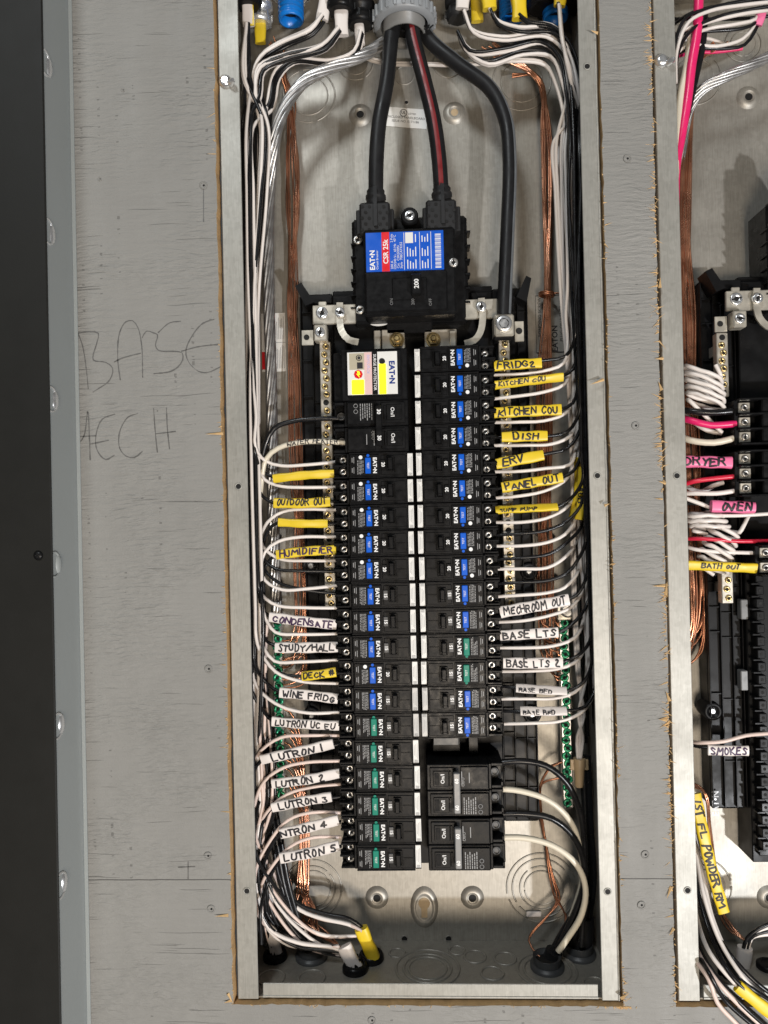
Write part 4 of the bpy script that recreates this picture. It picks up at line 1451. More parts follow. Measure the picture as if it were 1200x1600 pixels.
# ---------------------------------------------------------------- left gutter
TOPL = {'a': [(386, 120, .030), (387, 36, .032)],
        'b': [(401, 128, .040), (410, 92, .040), (440, 70, .040), (487, 50, .036), (506, 26, .034)],
        'c': [(403, 148, .034), (410, 108, .034), (450, 90, .034), (508, 74, .034), (531, 46, .034)],
        'd': [(424, 165, .046), (434, 118, .046), (458, 97, .046), (520, 99, .046), (556, 84, .046), (566, 52, .044)]}
slotL = []
for k in range(40):
    slotL.append((384 + (k * 7.3) % 40, 388 + (k * 5.1) % 22, 0.020 + (k * .0137) % 0.050))


def gutter_up(k, y, top, xt=None, xb=None, Yg=None, sgn=0):
    """a wire's run from height y in the left gutter up to its cable at the top"""
    a, b, d = slotL[k % len(slotL)]
    a = xt or a; b = xb or b; d = Yg or d
    out = []
    for yy, wgt in ((y - 25, 1), (y - 70, 1), (600, .9), (450, .6), (300, .15), (200, 0)):
        if yy < y - 20:
            x = lean(b, yy) * wgt + (a) * (1 - wgt) + random.uniform(-1.5, 1.5)
            out.append((x, yy, d + random.uniform(-.002, .002)))
    off = random.uniform(-5, 5) if not sgn else sgn * random.uniform(.5, 6)
    ey = random.uniform(-.006, .006) if sgn >= 0 else random.uniform(-.008, -.002)
    t = TOPL[top]
    out += [(p[0] + off * (1 - i / max(1, len(t) - 1) * .6), p[1] + off * (.8 if top != 'a' else 0), p[2] + ey) for i, p in enumerate(t)]
    return out


def gutter_down(k, y, end, xb=396, Yg=.035):
    x = lean(xb, y)
    out = [(x, y + 35, Yg), (x + 1, y + 90, Yg)]
    if end == 'w': tail = [(405, 1400, .05), (415, 1445, .05), (450, 1475, .048), (500, 1480, .045), (530, 1478, .040)]
    elif end == 'y': tail = [(430, 1370, .055), (450, 1410, .058), (500, 1435, .055), (545, 1443, .05), (566, 1455, .045)]
    elif end == 'b': tail = [(432, 1350, .05), (455, 1420, .055), (466, 1452, .056)]
    else: tail = [(400, 1330, .06), (412, 1400, .065), (425, 1480, .06)]
    tail = [t for t in tail if t[1] > y + 110]
    return out + tail


ORDL = ['first'] + ORD[1:15] + ['bottom']
# row (0 = first single breaker), path from the breaker to the gutter, colour, direction, top / end key
LW = [
    (0, 'w', [(524, 722), (480, 726), (440, 727), (415, 721)], 'up', 'b', 402), (1, 'w', [(524, 761), (470, 762), (440, 759), (414, 748)], 'up', 'c', 404),
    (2, 'w', [(526, 797), (480, 795), (443, 799), (418, 815)], 'down', 'w', 406), (3, 'w', [(527, 839), (470, 838), (435, 846), (414, 862)], 'down', 'w', 404),
    (4, 'w', [(526, 876), (480, 877), (440, 873), (416, 860)], 'up', 'b', 406), (5, 'w', [(527, 915), (480, 920), (440, 921), (414, 908)], 'up', 'c', 403),
    (6, 'w', [(527, 950), (480, 950), (435, 947), (414, 936)], 'up', 'a', 398), (7, 'w', [(530, 990), (470, 991), (430, 987), (414, 965)], 'up', 'd', 407),
    (8, 'w', [(530, 1031), (470, 1034), (430, 1032), (412, 1012)], 'up', 'c', 399), (9, 'w', [(530, 1068), (470, 1064), (430, 1049), (409, 1022)], 'up', 'b', 396),
    (10, 'w', [(531, 1113), (480, 1113), (440, 1104), (412, 1085)], 'up', 'a', 392),
    (11, 'p', [(530, 1149), (480, 1148), (440, 1152), (410, 1172)], 'down', 'w', 387), (12, 'p', [(531, 1189), (480, 1191), (445, 1199), (413, 1221)], 'down', 'y', 389),
    (13, 'p', [(532, 1225), (490, 1229), (450, 1240), (418, 1268)], 'down', 'w', 392), (14, 'p', [(532, 1270), (490, 1270), (450, 1282), (415, 1325)], 'down', 'w', 388),
    (15, 'p', [(533, 1308), (490, 1308), (455, 1322), (420, 1362)], 'down', 'y', 394)]
LB = [  # black wires; the sleeves sit on them
    (0, [(524, 740), (475, 743), (430, 747), (412, 738)], 'up', 'c', 400), (1, [(524, 783), (475, 784), (430, 786), (411, 776)], 'up', 'b', 397),
    (2, [(528, 819), (475, 818), (436, 816), (417, 832)], 'down', 'b', 408), (3, [(528, 858), (478, 862), (433, 867), (414, 885)], 'down', 'n', 406),
    (4, [(526, 893), (470, 891), (430, 888), (413, 874)], 'up', 'a', 401), (5, [(527, 928), (475, 921), (435, 910), (413, 888)], 'up', 'd', 404),
    (6, [(530, 976), (470, 971), (423, 964), (410, 950)], 'up', 'b', 402), (7, [(530, 1011), (470, 1011), (430, 1010), (411, 996)], 'up', 'c', 405),
    (8, [(530, 1050), (472, 1056), (440, 1053), (413, 1034)], 'up', 'd', 394), (9, [(530, 1092), (480, 1087), (438, 1082), (411, 1062)], 'up', 'a', 391),
    (10, [(531, 1133), (480, 1131), (427, 1127), (408, 1105)], 'up', 'b', 389), (11, [(531, 1163), (470, 1173), (410, 1187), (397, 1207)], 'down', 'n', 386),
    (12, [(532, 1209), (480, 1216), (428, 1224), (408, 1248)], 'down', 'b', 388), (13, [(533, 1245), (480, 1250), (428, 1262), (410, 1290)], 'down', 'w', 391),
    (14, [(533, 1284), (485, 1291), (440, 1303), (414, 1345)], 'down', 'b', 390), (15, [(534, 1322), (485, 1330), (440, 1341), (418, 1385)], 'down', 'y', 393)]
DY = {0: .026, 1: .032}
for i, (row, c, p, way, key, xb) in enumerate(LW):
    pts = [(x, y, .040 if j == 0 else .034) for j, (x, y) in enumerate(p)]
    y = p[-1][1]; Yg = .022 + (i * .017) % .038
    pts += gutter_up(i, y, key, xb=xb, Yg=Yg, sgn=(-1) ** (i + 1)) if way == 'up' else gutter_down(i, y, key, xb, Yg)
    if c == 'p':
        wire(pixpath(pts), RW, 'wire_pinkish', 'neutral_wire', f'pale pinkish wire looping down from the {ORDL[row]} single breaker of the left column', group='left column neutral wires')
    else:
        d = 'rising' if way == 'up' else 'dropping'
        wire(pixpath(pts), RW, 'wire_white', 'neutral_wire', f'white wire {d} from the {ORDL[row]} single breaker of the left column', group='left column neutral wires')
for i, (row, p, way, key, xb) in enumerate(LB):
    pts = [(x, y, .042 if j == 0 else (.036 if j < 3 else .040)) for j, (x, y) in enumerate(p)]
    y = p[-1][1]; Yg = .022 + (i * .013) % .038
    pts += gutter_up(i + 17, y, key, xb=xb, Yg=Yg, sgn=(-1) ** i) if way == 'up' else gutter_down(i, y, key, xb + 2, Yg)
    wire(pixpath(pts), RW, 'wire_black', 'hot_wire', f'black wire into the {ORDL[row]} single breaker of the left column', group='left column hot wires')

# thick pair of the 30 amp breaker
wire(pixpath([(548, 655, .036), (500, 655, .034), (455, 658, .033), (428, 670, .034), (415, 694, .036), (407, 740, .040), (404, 800, .045), (398, 600, .05)][:6] + [(402, 790, .050), (402, 850, .056), (406, 1000, .062), (414, 1200, .062), (436, 1320, .060), (460, 1440, .058)]), .0026, 'wire_black', 'hot_wire', 'thick black wire arching left from the 30 amp double breaker')
wh = wire(pixpath([(549, 693, .034), (510, 690, .032), (470, 691, .031), (435, 700, .032), (416, 717, .034), (408, 760, .040), (405, 800, .050), (406, 900, .058), (410, 1060, .064), (418, 1200, .062), (440, 1320, .058), (462, 1440, .056)]), .0026, 'wire_cream', 'hot_wire', 'thick white wire lettered WATER HEATER from the 30 amp breaker', jitter=0)


def lettering_on(path_px, words, size, parent, seed, off=.0030, ink='ink'):
    P = spline(pixpath(path_px), .003); d = np.concatenate([[0], np.cumsum(np.linalg.norm(np.diff(P, axis=0), axis=1))])
    st, tw = handwriting(words, seed); sc = min(size * 1.3, d[-1] / tw); tb = MB()
    for p in st:
        L_, R_ = ribbon(p, .09); vv = []
        for q in list(L_) + list(R_):
            s = min(q[0] * sc, d[-1]); c = np.array([np.interp(s, d, P[:, a]) for a in range(3)])
            t = (q[1] - .5) * size
            vv.append(c + np.array([0, -math.sqrt(max(1e-9, off ** 2 - min(abs(t), off * .95) ** 2)), t]))
        m_ = len(L_); tb.add(vv, [(i, i + 1, m_ + i + 1, m_ + i) for i in range(m_ - 1)])
    tb.build('marker_lettering', ink, parent)


lettering_on([(449, 695, .031), (470, 691, .031), (500, 690, .0315), (528, 691, .033)], 'WATER HEATER', .0044, wh, 3, .00275)

# filler run of cable that only passes through the left gutter
for k, (xt, xb, Yg, m, key, ye) in enumerate([(383, 386, .030, 'wire_black', 'a', 1300), (389, 391, .045, 'wire_white', 'a', 1250), (393, 388, .060, 'wire_black', 'c', 1330), (398, 394, .07, 'wire_white', 'b', 1280),
                                              (411, 399, .055, 'wire_black', 'd', 1200), (417, 403, .062, 'wire_black', 'c', 1330), (422, 404, .050, 'wire_black', 'd', 980), (379, 383, .06, 'wire_black', 'a', 1340)]):
    pts = [(lean(xb, ye) + 4, ye, Yg + .015), (lean(xb, 1100), 1100, Yg), (lean(xb, 950), 950, Yg), (lean(xb, 800), 800, Yg)] + gutter_up(k, 790, key, xt=xt, xb=xb, Yg=Yg)[1:]
    if ye < 1100: pts.pop(1)
    if m == 'wire_black':
        wire(pixpath(pts), RW, m, 'gutter_wire', 'black wire running the length of the left wire bundle', group='black wires down the left bundle')
    else:
        wire(pixpath(pts), RW, m, 'gutter_wire', 'white wire running the length of the left wire bundle', group='white wires down the left bundle')

# ---------------------------------------------------------------- right gutter
TOPR = {'a': [(898, 150, .040), (884, 84, .040), (852, 54, .038), (785, 60, .036), (738, 46, .036), (723, 12, .036)],
        'b': [(906, 150, .036), (893, 92, .036), (866, 48, .036), (812, 46, .036), (777, 34, .036), (764, 10, .036)],
        'c': [(913, 145, .034), (893, 74, .034), (864, 42, .034), (828, 38, .034), (813, 26, .034)],
        'd': [(892, 125, .030), (879, 62, .030), (874, 8, .032)],
        'e': [(886, 145, .044), (873, 88, .044), (846, 66, .044), (790, 77, .044), (735, 80, .044), (716, 50, .044)],
        'f': [(880, 190, .050), (868, 130, .050), (850, 100, .050), (800, 93, .050), (725, 101, .058), (660, 98, .070), (600, 98, .072), (566, 84, .064), (566, 52, .05)],
        'g': [(886, 185, .048), (876, 122, .048), (858, 86, .048), (815, 82, .048), (762, 98, .048), (726, 76, .048), (716, 50, .046)]}


def rgutter(y, key, x6, x3, Yg):
    out = []
    for yy in (y - 30, y - 75, 800, 600, 450, 300, 220):
        if yy <= y - 30:
            w_ = min(1, max(0, (yy - 300) / 300))
            out.append((lean(x6, yy) * w_ + x3 * (1 - w_) + random.uniform(-1.2, 1.2), yy, Yg + random.uniform(-.0015, .0015)))
    out = [p for i, p in enumerate(out) if i == 0 or p[1] < out[i - 1][1] - 30]
    off = random.uniform(-4.5, 4.5); ey = random.uniform(-.005, .005)
    return out + [(p[0] + off * .5, p[1] + off, p[2] + ey) for p in TOPR[key]]


RWL = [  # white wires, rows of the right column
    (0, [(772, 586), (812, 585), (850, 580), (880, 568)], 'a', 893, 884), (1, [(772, 623), (812, 620), (850, 613), (880, 600)], 'e', 895, 878), (2, [(771, 660), (812, 660), (850, 658), (882, 648)], 'b', 897, 890),
    (3, [(772, 696), (820, 696), (862, 693), (890, 682)], 'f', 899, 873), (4, [(773, 737), (815, 736), (855, 732), (890, 727)], 'a', 902, 895), (5, [(773, 778), (812, 776), (850, 768), (880, 752)], 'e', 897, 888),
    (6, [(775, 816), (815, 815), (853, 809), (882, 795)], 'd', 898, 893), (7, [(776, 853), (815, 853), (855, 848), (883, 834)], 'c', 900, 900), (8, [(777, 889), (815, 890), (855, 887), (882, 872)], 'b', 902, 906),
    (9, [(778, 932), (815, 931), (855, 927), (882, 918), (898, 903)], 'f', 904, 869), (10, [(779, 972), (820, 970), (860, 962), (892, 950)], 'g', 906, 880), (11, [(780, 1012), (820, 1012), (865, 1008), (895, 998)], 'a', 908, 898),
    (12, [(784, 1049), (825, 1048), (870, 1045), (898, 1036)], 'd', 911, 896), (13, [(784, 1092), (825, 1093), (865, 1091), (898, 1081)], 'c', 915, 908), (14, [(788, 1131), (830, 1130), (872, 1127), (908, 1114)], 'b', 921, 913)]
RBL = [
    (0, [(772, 573), (812, 570), (848, 564), (882, 556)], 'b', 902, 905), (1, [(772, 602), (830, 596), (878, 588), (895, 576)], 'c', 905, 911), (2, [(772, 644), (825, 643), (876, 640), (896, 630)], 'a', 906, 900), (3, [(773, 683), (820, 683), (856, 681), (886, 675)], 'd', 909, 897),
    (4, [(774, 725), (812, 719), (850, 709), (886, 702)], 'e', 908, 887), (5, [(775, 764), (828, 755), (878, 745), (896, 735)], 'g', 910, 885), (6, [(775, 797), (822, 796), (870, 792), (890, 780)], 'b', 911, 908), (7, [(776, 836), (815, 834), (855, 829), (888, 812)], 'c', 912, 915),
    (8, [(777, 874), (815, 872), (858, 865), (888, 846)], 'a', 913, 903), (9, [(778, 912), (815, 910), (858, 906), (886, 895), (901, 878)], 'e', 914, 889), (10, [(779, 957), (832, 948), (888, 937), (904, 925)], 'd', 915, 899), (11, [(780, 993), (828, 992), (872, 988), (900, 970)], 'g', 917, 884),
    (12, [(782, 1036), (832, 1036), (880, 1034), (906, 1022)], 'c', 919, 917), (13, [(784, 1072), (808, 1075), (886, 1080), (912, 1066)], 'b', 921, 910), (14, [(786, 1111), (815, 1111), (886, 1111), (914, 1104)], 'a', 924, 905)]
for i, (row, p, key, x6, x3) in enumerate(RWL):
    pts = [(x, y, .040 if j == 0 else .034) for j, (x, y) in enumerate(p)]
    pts += rgutter(pts[-1][1], key, x6, x3, .040 + (i * .011) % .034)
    wire(pixpath(pts), RW, 'wire_white', 'neutral_wire', f'white wire curving into the {ORD[row]} breaker of the right column', group='right column neutral wires')
for i, (row, p, key, x6, x3) in enumerate(RBL):
    pts = [(x, y, .042 if j == 0 else .036) for j, (x, y) in enumerate(p)]
    pts += rgutter(pts[-1][1], key, x6, x3, .022 + (i * .012) % .036)
    wire(pixpath(pts), RW, 'wire_black', 'hot_wire', f'black wire into the {ORD[row]} breaker of the right column', group='right column hot wires')
for k, (x6, x3, Yg, m, key, ye) in enumerate([(905, 920, .060, 'b', 'c', 1120), (911, 924, .07, 'b', 'b', 1150), (917, 928, .05, 'b', 'd', 1100), (908, 914, .075, 'b', 'a', 1160), (921, 931, .065, 'b', 'c', 1130), (898, 902, .068, 'b', 'e', 1010)]):
    pts = [(lean(x6, ye), ye, Yg + .01), (lean(x6, 980), 980, Yg)] + rgutter(900, key, x6, x3, Yg)
    wire(pixpath(pts), RW, 'wire_black', 'gutter_wire', 'black wire running the length of the right wire bundle', group='black wires down the right bundle')
# grey-pink wires down to a wire connector
for k, (x6, x3, key) in enumerate([(893, 866, 'g'), (897, 871, 'e'), (909, 918, 'd')]):
    pts = [(905 + (k - 1) * 2, 1186, .066), (902 + k * 4, 1150, .064), (912 - k * 4, 1120, .066), (lean(x6 + 2, 1050), 1050, .060), (lean(x6, 940), 940, .056)] + rgutter(880, key, x6, x3, .052)
    wire(pixpath(pts), RW, 'wire_white', 'spliced_wire', f'white wire twisted into the tan wire connector, {("left", "middle", "right")[k]} of three', group='wires in the tan connector')
p = W(905, 1188, .066); mb = MB()
mb.lathe([(.0062, .002), (.0064, -.004), (.0052, -.010), (.0046, -.024), (.0040, -.027)], Matrix.Translation(Vector(p)) @ Matrix.Rotation(.03, 4, 'Y'), 14)
mb.box(p[0] - .0092, p[0] + .0092, p[1] - .0012, p[1] + .0012, p[2] - .010, p[2] + .001, .0006)
tag(mb.build('wire_connector', 'tan_plastic'), 'tan twist wire connector with wings low in the right bundle', 'wire connector')

# thick feeders of the 60 amp breakers
THK = [('wire_black', [(775, 1192, .036), (815, 1190, .034), (852, 1196, .034), (885, 1220, .036), (904, 1262, .040), (913, 1310, .046), (914, 1380, .052), (911, 1440, .056), (908, 1478, .058)], 'thick black wire from the upper 60 amp breaker, top pole', .0031),
       ('wire_cream', [(776, 1232, .036), (815, 1236, .035), (858, 1251, .036), (890, 1282, .040), (906, 1325, .048), (910, 1370, .054), (893, 1430, .060), (868, 1485, .060)], 'thick cream wire from the upper 60 amp breaker, lower pole', .0029),
       ('wire_black', [(776, 1272, .036), (820, 1271, .034), (862, 1279, .034), (895, 1305, .037), (912, 1345, .042), (912, 1385, .046), (892, 1440, .052), (866, 1490, .054)], 'thick black wire from the lower 60 amp breaker, top pole', .0031),
       ('wire_cream', [(776, 1309, .036), (820, 1311, .034), (865, 1322, .033), (900, 1350, .034), (915, 1390, .038), (907, 1432, .043), (888, 1465, .048), (872, 1487, .050)], 'thick cream wire from the lowest pole of the 60 amp breakers', .0030)]
for m, pts, lab, r in THK:
    wire(pixpath(pts), r, m, 'feeder_wire', lab, n=12)
for k, (dx_, lab) in enumerate(((0, 'thick black wire dropping into the rear bottom conduit'), (7, 'thick black wire hugging the right wall down to the rear bottom conduit'))):
    wire(pixpath([(911 + dx_, 1180, .070), (915 + dx_, 1280, .070), (920 + dx_, 1380, .070), (912 + dx_, 1440, .070), (906 + dx_ * .4, 1485, .072)]), .0034, 'wire_black', 'feeder_wire', lab, n=12)
wire(pixpath([(917, 1350, .060), (905, 1410, .060), (880, 1455, .058), (856, 1498, .056)]), .0031, 'wire_black', 'feeder_wire', 'thick black wire slanting into the front bottom conduit', n=12)

# ---------------------------------------------------------------- lettered sleeves, right column
SR = [('y', (772, 572), (846, 567), 'FRIDG2', 'yellow sleeve lettered FRIDG2 at the top breaker of the right column', dict(hw=.0050)),
      ('y', (773, 602), (880, 589), 'KITCHEN COU', 'yellow sleeve turned edge on, second from the top on the right', dict(hw=.0044, roll=.5, wshift=.34, size=.0044)),
      ('y', (772, 645), (877, 640), 'KITCHEN COU', 'yellow sleeve lettered KITCHEN COU facing front, third on the right', dict(hw=.0054)),
      ('y', (784, 683), (855, 681), 'DISH', 'yellow sleeve lettered DISH', dict(hw=.0052, text_from=.26)),
      ('y', (775, 725), (849, 711), 'ERV', 'yellow sleeve lettered ERV', dict(hw=.0054, text_from=.14)),
      ('y', (784, 762), (879, 746), 'PANEL OUT', 'yellow sleeve lettered PANEL OUT', dict(hw=.0052)),
      ('y', (774, 797), (871, 792), 'SUMP PUMP', 'yellow sleeve with its lettering turned under, below PANEL OUT', dict(hw=.0046, roll=-.75, wshift=-.55, size=.0040)),
      ('w', (781, 957), (889, 937), 'MECHROOM OUT', 'white sleeve lettered MECHROOM OUT', dict(hw=.0058)),
      ('w', (781, 993), (872, 988), 'BASE LTS', 'white sleeve lettered BASE LTS without a number', dict(hw=.0052)),
      ('w', (786, 1036), (879, 1036), 'BASE LTS 2', 'white sleeve lettered BASE LTS 2', dict(hw=.0054)),
      ('w', (806, 1075), (885, 1080), 'BASE BED', 'white sleeve with its lettering turned under, directly below BASE LTS 2', dict(hw=.0046, roll=-.7, wshift=-.55, size=.0040)),
      ('w', (813, 1111), (885, 1111), 'BASE BED', 'white sleeve with its lettering turned under, lowest on the right', dict(hw=.0046, roll=-.7, wshift=-.55, size=.0040))]
for k, (c, a, b, w_, lab, kw) in enumerate(SR):
    sleeve(a, b, c, w_, lab, seed=k + 20, **kw)
sleeve((903, 715, .048), (894, 808, .044), 'y', '', 'yellow sleeve standing upright in the right wire bundle, left of its pair', mid=(902, 775, .046), hw=.0038, roll=.6)
sleeve((909, 730, .040), (904, 812, .036), 'y', 'SUB', 'yellow sleeve standing upright in the right wire bundle, lettered on its edge', mid=(909, 775, .038), hw=.0040, roll=.5, seed=4, text_from=.4, flip=False)

# ---------------------------------------------------------------- lettered sleeves, left column
SL = [('y', (427, 748), (522, 740), '', 'plain yellow sleeve below the WATER HEATER wire', dict(hw=.0044)),
      ('y', (428, 786), (516, 784), 'OUTDOOR OUT', 'yellow sleeve lettered OUTDOOR OUT', dict(hw=.0050, wshift=.15)),
      ('y', (435, 816), (512, 818), '', 'plain yellow sleeve between OUTDOOR OUT and HUMIDIFIER', dict(hw=.0042)),
      ('y', (432, 867), (525, 859), 'HUMIDIFIER', 'yellow sleeve lettered HUMIDIFIER', dict(hw=.0048)),
      ('w', (421, 964), (526, 976), 'CONDENSATE', 'white sleeve lettered CONDENSATE', dict(hw=.0052)),
      ('w', (430, 1012), (528, 1011), 'STUDY/HALL', 'white sleeve lettered STUDY/HALL', dict(hw=.0052)),
      ('y', (472, 1057), (525, 1050), 'DECK #', 'short yellow sleeve lettered DECK', dict(hw=.0046)),
      ('w', (437, 1082), (528, 1092), 'WINE FRIDG', 'white sleeve lettered WINE FRIDG', dict(hw=.0050)),
      ('w', (425, 1127), (530, 1134), 'LUTRON UC EU', 'white sleeve with small lettering directly below WINE FRIDG', dict(hw=.0048)),
      ('w', (408, 1187), (521, 1162), 'LUTRON 1', 'topmost of the five slanting white sleeves at the lower left', dict(hw=.0054, text_from=.16)),
      ('w', (425, 1225), (531, 1208), 'LUTRON 2', 'second from the top of the five slanting white sleeves', dict(hw=.0048)),
      ('w', (425, 1262), (518, 1245), 'LUTRON 3', 'middle one of the five slanting white sleeves', dict(hw=.0050, text_from=.13)),
      ('w', (438, 1303), (529, 1281), 'NTRON 4', 'slanting white sleeve with smeared lettering, fourth of five', dict(hw=.0052, text_from=.02)),
      ('w', (438, 1341), (530, 1321), 'LUTRON 5', 'lowest of the five slanting white sleeves at the lower left', dict(hw=.0052, text_from=.08))]
for k, (c, a, b, w_, lab, kw) in enumerate(SL):
    sleeve(a, b, c, w_, lab, bow=random.uniform(-.0012, .0012), roll=random.uniform(-.28, .28), seed=k + 50, ink='ink_purple' if 'HUMID' in w_ or 'CONDEN' in w_ else 'ink', **kw)

# ================================================================== heavy service cables
def cable(pts, r, label, stripe=None, side=0.0):
    P = spline(pixpath(pts), .006)
    e = thing('service_cable', tuple(P[-1]), label, 'cable', 'heavy service cables')
    MB().tube(P, r, 20).build('insulation', 'cable_black', e)
    if stripe:
        Pn, T, N, B_ = frames(P)
        F = np.array([0, -1.0, 0]) - (T @ np.array([0, -1.0, 0]))[:, None] * T; F /= np.linalg.norm(F, axis=1)[:, None]
        S = np.cross(T, F)
        mb = MB(); v = []
        for a in np.linspace(side - .30, side + .30, 6):
            v += [tuple(x) for x in (Pn + (F * math.cos(a) + S * math.sin(a)) * (r + .0002))]
        n = len(P)
        mb.add(v, [(k * n + i, k * n + i + 1, (k + 1) * n + i + 1, (k + 1) * n + i) for k in range(5) for i in range(n - 1)], True)
        mb.build('stripe', stripe, e)
    return e


cable([(620, 12, .050), (612, 55, .046), (604, 130, .040), (592, 195, .038), (588, 250, .039), (587, 312, .042)], .0076, 'plain heavy black cable into the left main terminal')
cable([(638, 12, .046), (646, 60, .042), (664, 130, .038), (678, 190, .036), (686, 250, .038), (690, 308, .042)], .0076, 'heavy black cable with red stripe into the right main terminal', 'cable_red', .0)
cable([(652, 12, .058), (668, 58, .055), (715, 100, .052), (765, 138, .050), (789, 185, .048), (796, 250, .046), (793, 360, .044), (789, 450, .042), (787, 497, .040)], .0072, 'long heavy black cable with grey stripe bending right to the lug', 'cable_grey', -.9)


def stranded(pts, R, strands, rs, label, twist=38.0):
    P = spline(pixpath(pts), .004)
    e = thing('bare_aluminium_cable', tuple(P[-1]), label, 'cable', 'bare aluminium ground cables')
    Pn, T, N, B_ = frames(P)
    d = np.concatenate([[0], np.cumsum(np.linalg.norm(np.diff(P, axis=0), axis=1))])
    MB().tube(P, R * .6, 10).build('core', 'aluminium', e)
    for k in range(strands):
        a = d * twist + 2 * math.pi * k / strands
        MB().tube(Pn + R * (np.cos(a)[:, None] * N + np.sin(a)[:, None] * B_), rs, 6).build('strand', 'aluminium', e)
    return e


stranded([(612, 58, .060), (570, 85, .050), (520, 104, .044), (475, 128, .040), (444, 170, .040), (428, 225, .044), (421, 300, .062), (420, 450, .070), (424, 600, .072), (426, 750, .072), (430, 900, .072), (433, 968, .074)], .0040, 7, .0021,
         'twisted bare aluminium cable sweeping from the hub down the left side')

# ================================================================== bare copper ground wires
r_ = random.Random(21)
for k in range(13):      # left bundle down to the left ground bar
    u = k / 12
    x1, x2, x3 = 448 + 17 * r_.random(), 450 + 21 * r_.random(), 457 + 22 * r_.random()
    ye = 1000 + u * 75
    ty = r_.uniform(70, 100)
    pts = [(410 + 50 * r_.random(), ty - 20 * r_.random(), .060), (436 + 8 * r_.random(), ty + 22, .070), (447 + 12 * r_.random(), 160, .080), (x1, 240, .086), (x1 + 2, 330, .086), (450 + 14 * r_.random(), 470, .088), (x2, 600, .084), (x2 + 4, 760, .082), (x3, 880, .080), (x3 + 2, ye - 40, .080), (x3 - 6, ye - 6, .080), (446, ye + r_.uniform(-2, 8), .078), (434, ye, .078)]
    wire(pixpath(pts), .00095, 'copper' if k % 3 else 'copper_dark', 'ground_wire', 'bare copper wire in the bundle left of the breakers', group='left copper ground wires', n=6, jitter=.0010)
for k in range(15):      # right bundle
    u = k / 14
    x1, x2, x3 = 845 + 18 * r_.random(), 839 + 22 * r_.random(), 840 + 24 * r_.random()
    ye = 968 + u * 90
    top = [(752 + 30 * r_.random(), 60 + 30 * r_.random(), .056), (800 + 20 * r_.random(), 100, .062), (838 + 8 * r_.random(), 125, .074)] if k % 3 else [(800, 118 + r_.uniform(-3, 3), .080), (835, 118, .080), (846, 140, .080)]
    pts = top + [(x1, 200, .084), (x1 + 2, 320, .086), (851 + 8 * r_.random(), 459, .082), (x2, 600, .084), (x2 + 1, 720, .084), (x3, 880, .082), (x3 + 1, ye - 35, .080), (x3 + 6, ye - 6, .078), (872, ye + 5, .076), (883, ye, .077)]
    wire(pixpath(pts), .00105, 'copper' if k % 3 else 'copper_dark', 'ground_wire', 'bare copper wire in the bundle right of the breakers', group='right copper ground wires', n=6, jitter=.0005)
p = W(855, 459, .080); mb = MB()
for dz in (-.0008, .0012):
    mb.torus(Matrix.Translation((p[0], .083, p[2] + dz)) @ Matrix.Rotation(.08, 4, 'Y'), .0078, .0010, 24, 6)
mb.tube(spline([(p[0] + .007, .079, p[2]), (p[0] + .013, .078, p[2] - .001), (p[0] + .016, .080, p[2] - .006)], .002), .001, 6)
tag(mb.build('copper_tie', 'copper_dark'), 'twist of copper wire tying the right copper bundle', 'wire tie')
for k in range(10):      # lower left: from the ground bar down to the bottom entries
    x = 468 + r_.random() * 14; ys = 1120 + k * 13
    pts = [(436, ys - 14, .077), (452, ys - 8, .078), (466, ys + 20, .080), (x, max(ys + 60, 1260), .084), (x + 1, 1330, .086), (x - 3 + r_.uniform(-4, 6), 1390, .084), (x - 12 + r_.random() * 30, 1425, .078)]
    pts += [(476 + r_.uniform(-12, 4), 1470, .07)] if k % 2 else [(500 + r_.uniform(-10, 10), 1455, .07), (532, 1480, .055)]
    wire(pixpath(pts), .00105, 'copper', 'ground_wire', 'bare copper wire dropping below the left ground bar', group='lower left copper ground wires', n=6, jitter=.0004)
for k in range(4):       # lower right pair
    pts = [(884, 1190 + 24 * (k % 2), .077), (862, 1196 + 22 * (k % 2), .078), (843 + k, 1225, .080), (843 + k, 1260, .086), (851 + k, 1320, .088), (860 + k * 2, 1370, .086), (868 + k * 2, 1405, .08)] + ([(855, 1432, .075), (832, 1455, .072), (826, 1470, .07), (838, 1490, .06), (850, 1500, .055)] if k % 2 else [(884, 1430, .074), (875, 1470, .066)])
    wire(pixpath(pts), .00105, 'copper_dark', 'ground_wire', 'bare copper wire dropping below the right ground bar', group='lower right copper ground wires', n=6)

# ================================================================== fittings in the top and bottom of the middle box
ZT = HBOX - .0015


def tube_fitting(px, py, Y, r, drop, material, name, label, cat, inner='hole_dark', ribs=0, wall=.0022, tilt=0.0, extra=None, group=None):
    """open pipe end hanging from the box top; (px, py) is its lower rim centre"""
    p = W(px, py, Y)
    e = thing(name, (p[0], p[1], p[2]), label, cat, group)
    M = Matrix.Translation(Vector(p)) @ Matrix.Rotation(tilt, 4, 'X')
    h = ZT - p[2]
    prof = [(r - wall, .012), (r - wall, 0), (r, 0)]
    if ribs:
        n = 6
        for i in range(n):
            z = h * (i + .2) / n; prof += [(r, z), (r * 1.06, z + h * .25 / n), (r * 1.06, z + h * .5 / n), (r, z + h * .75 / n)]
    prof.append((r, h))
    mb = MB(); mb.lathe(prof, M, 30, cap0=False, cap1=False); mb.build('pipe', material, e)
    MB().lathe([(r - wall, .011), (r * .5, .0112)], M, 24).build('bore', inner, e)
    if extra: extra(e, p, h)
    return e


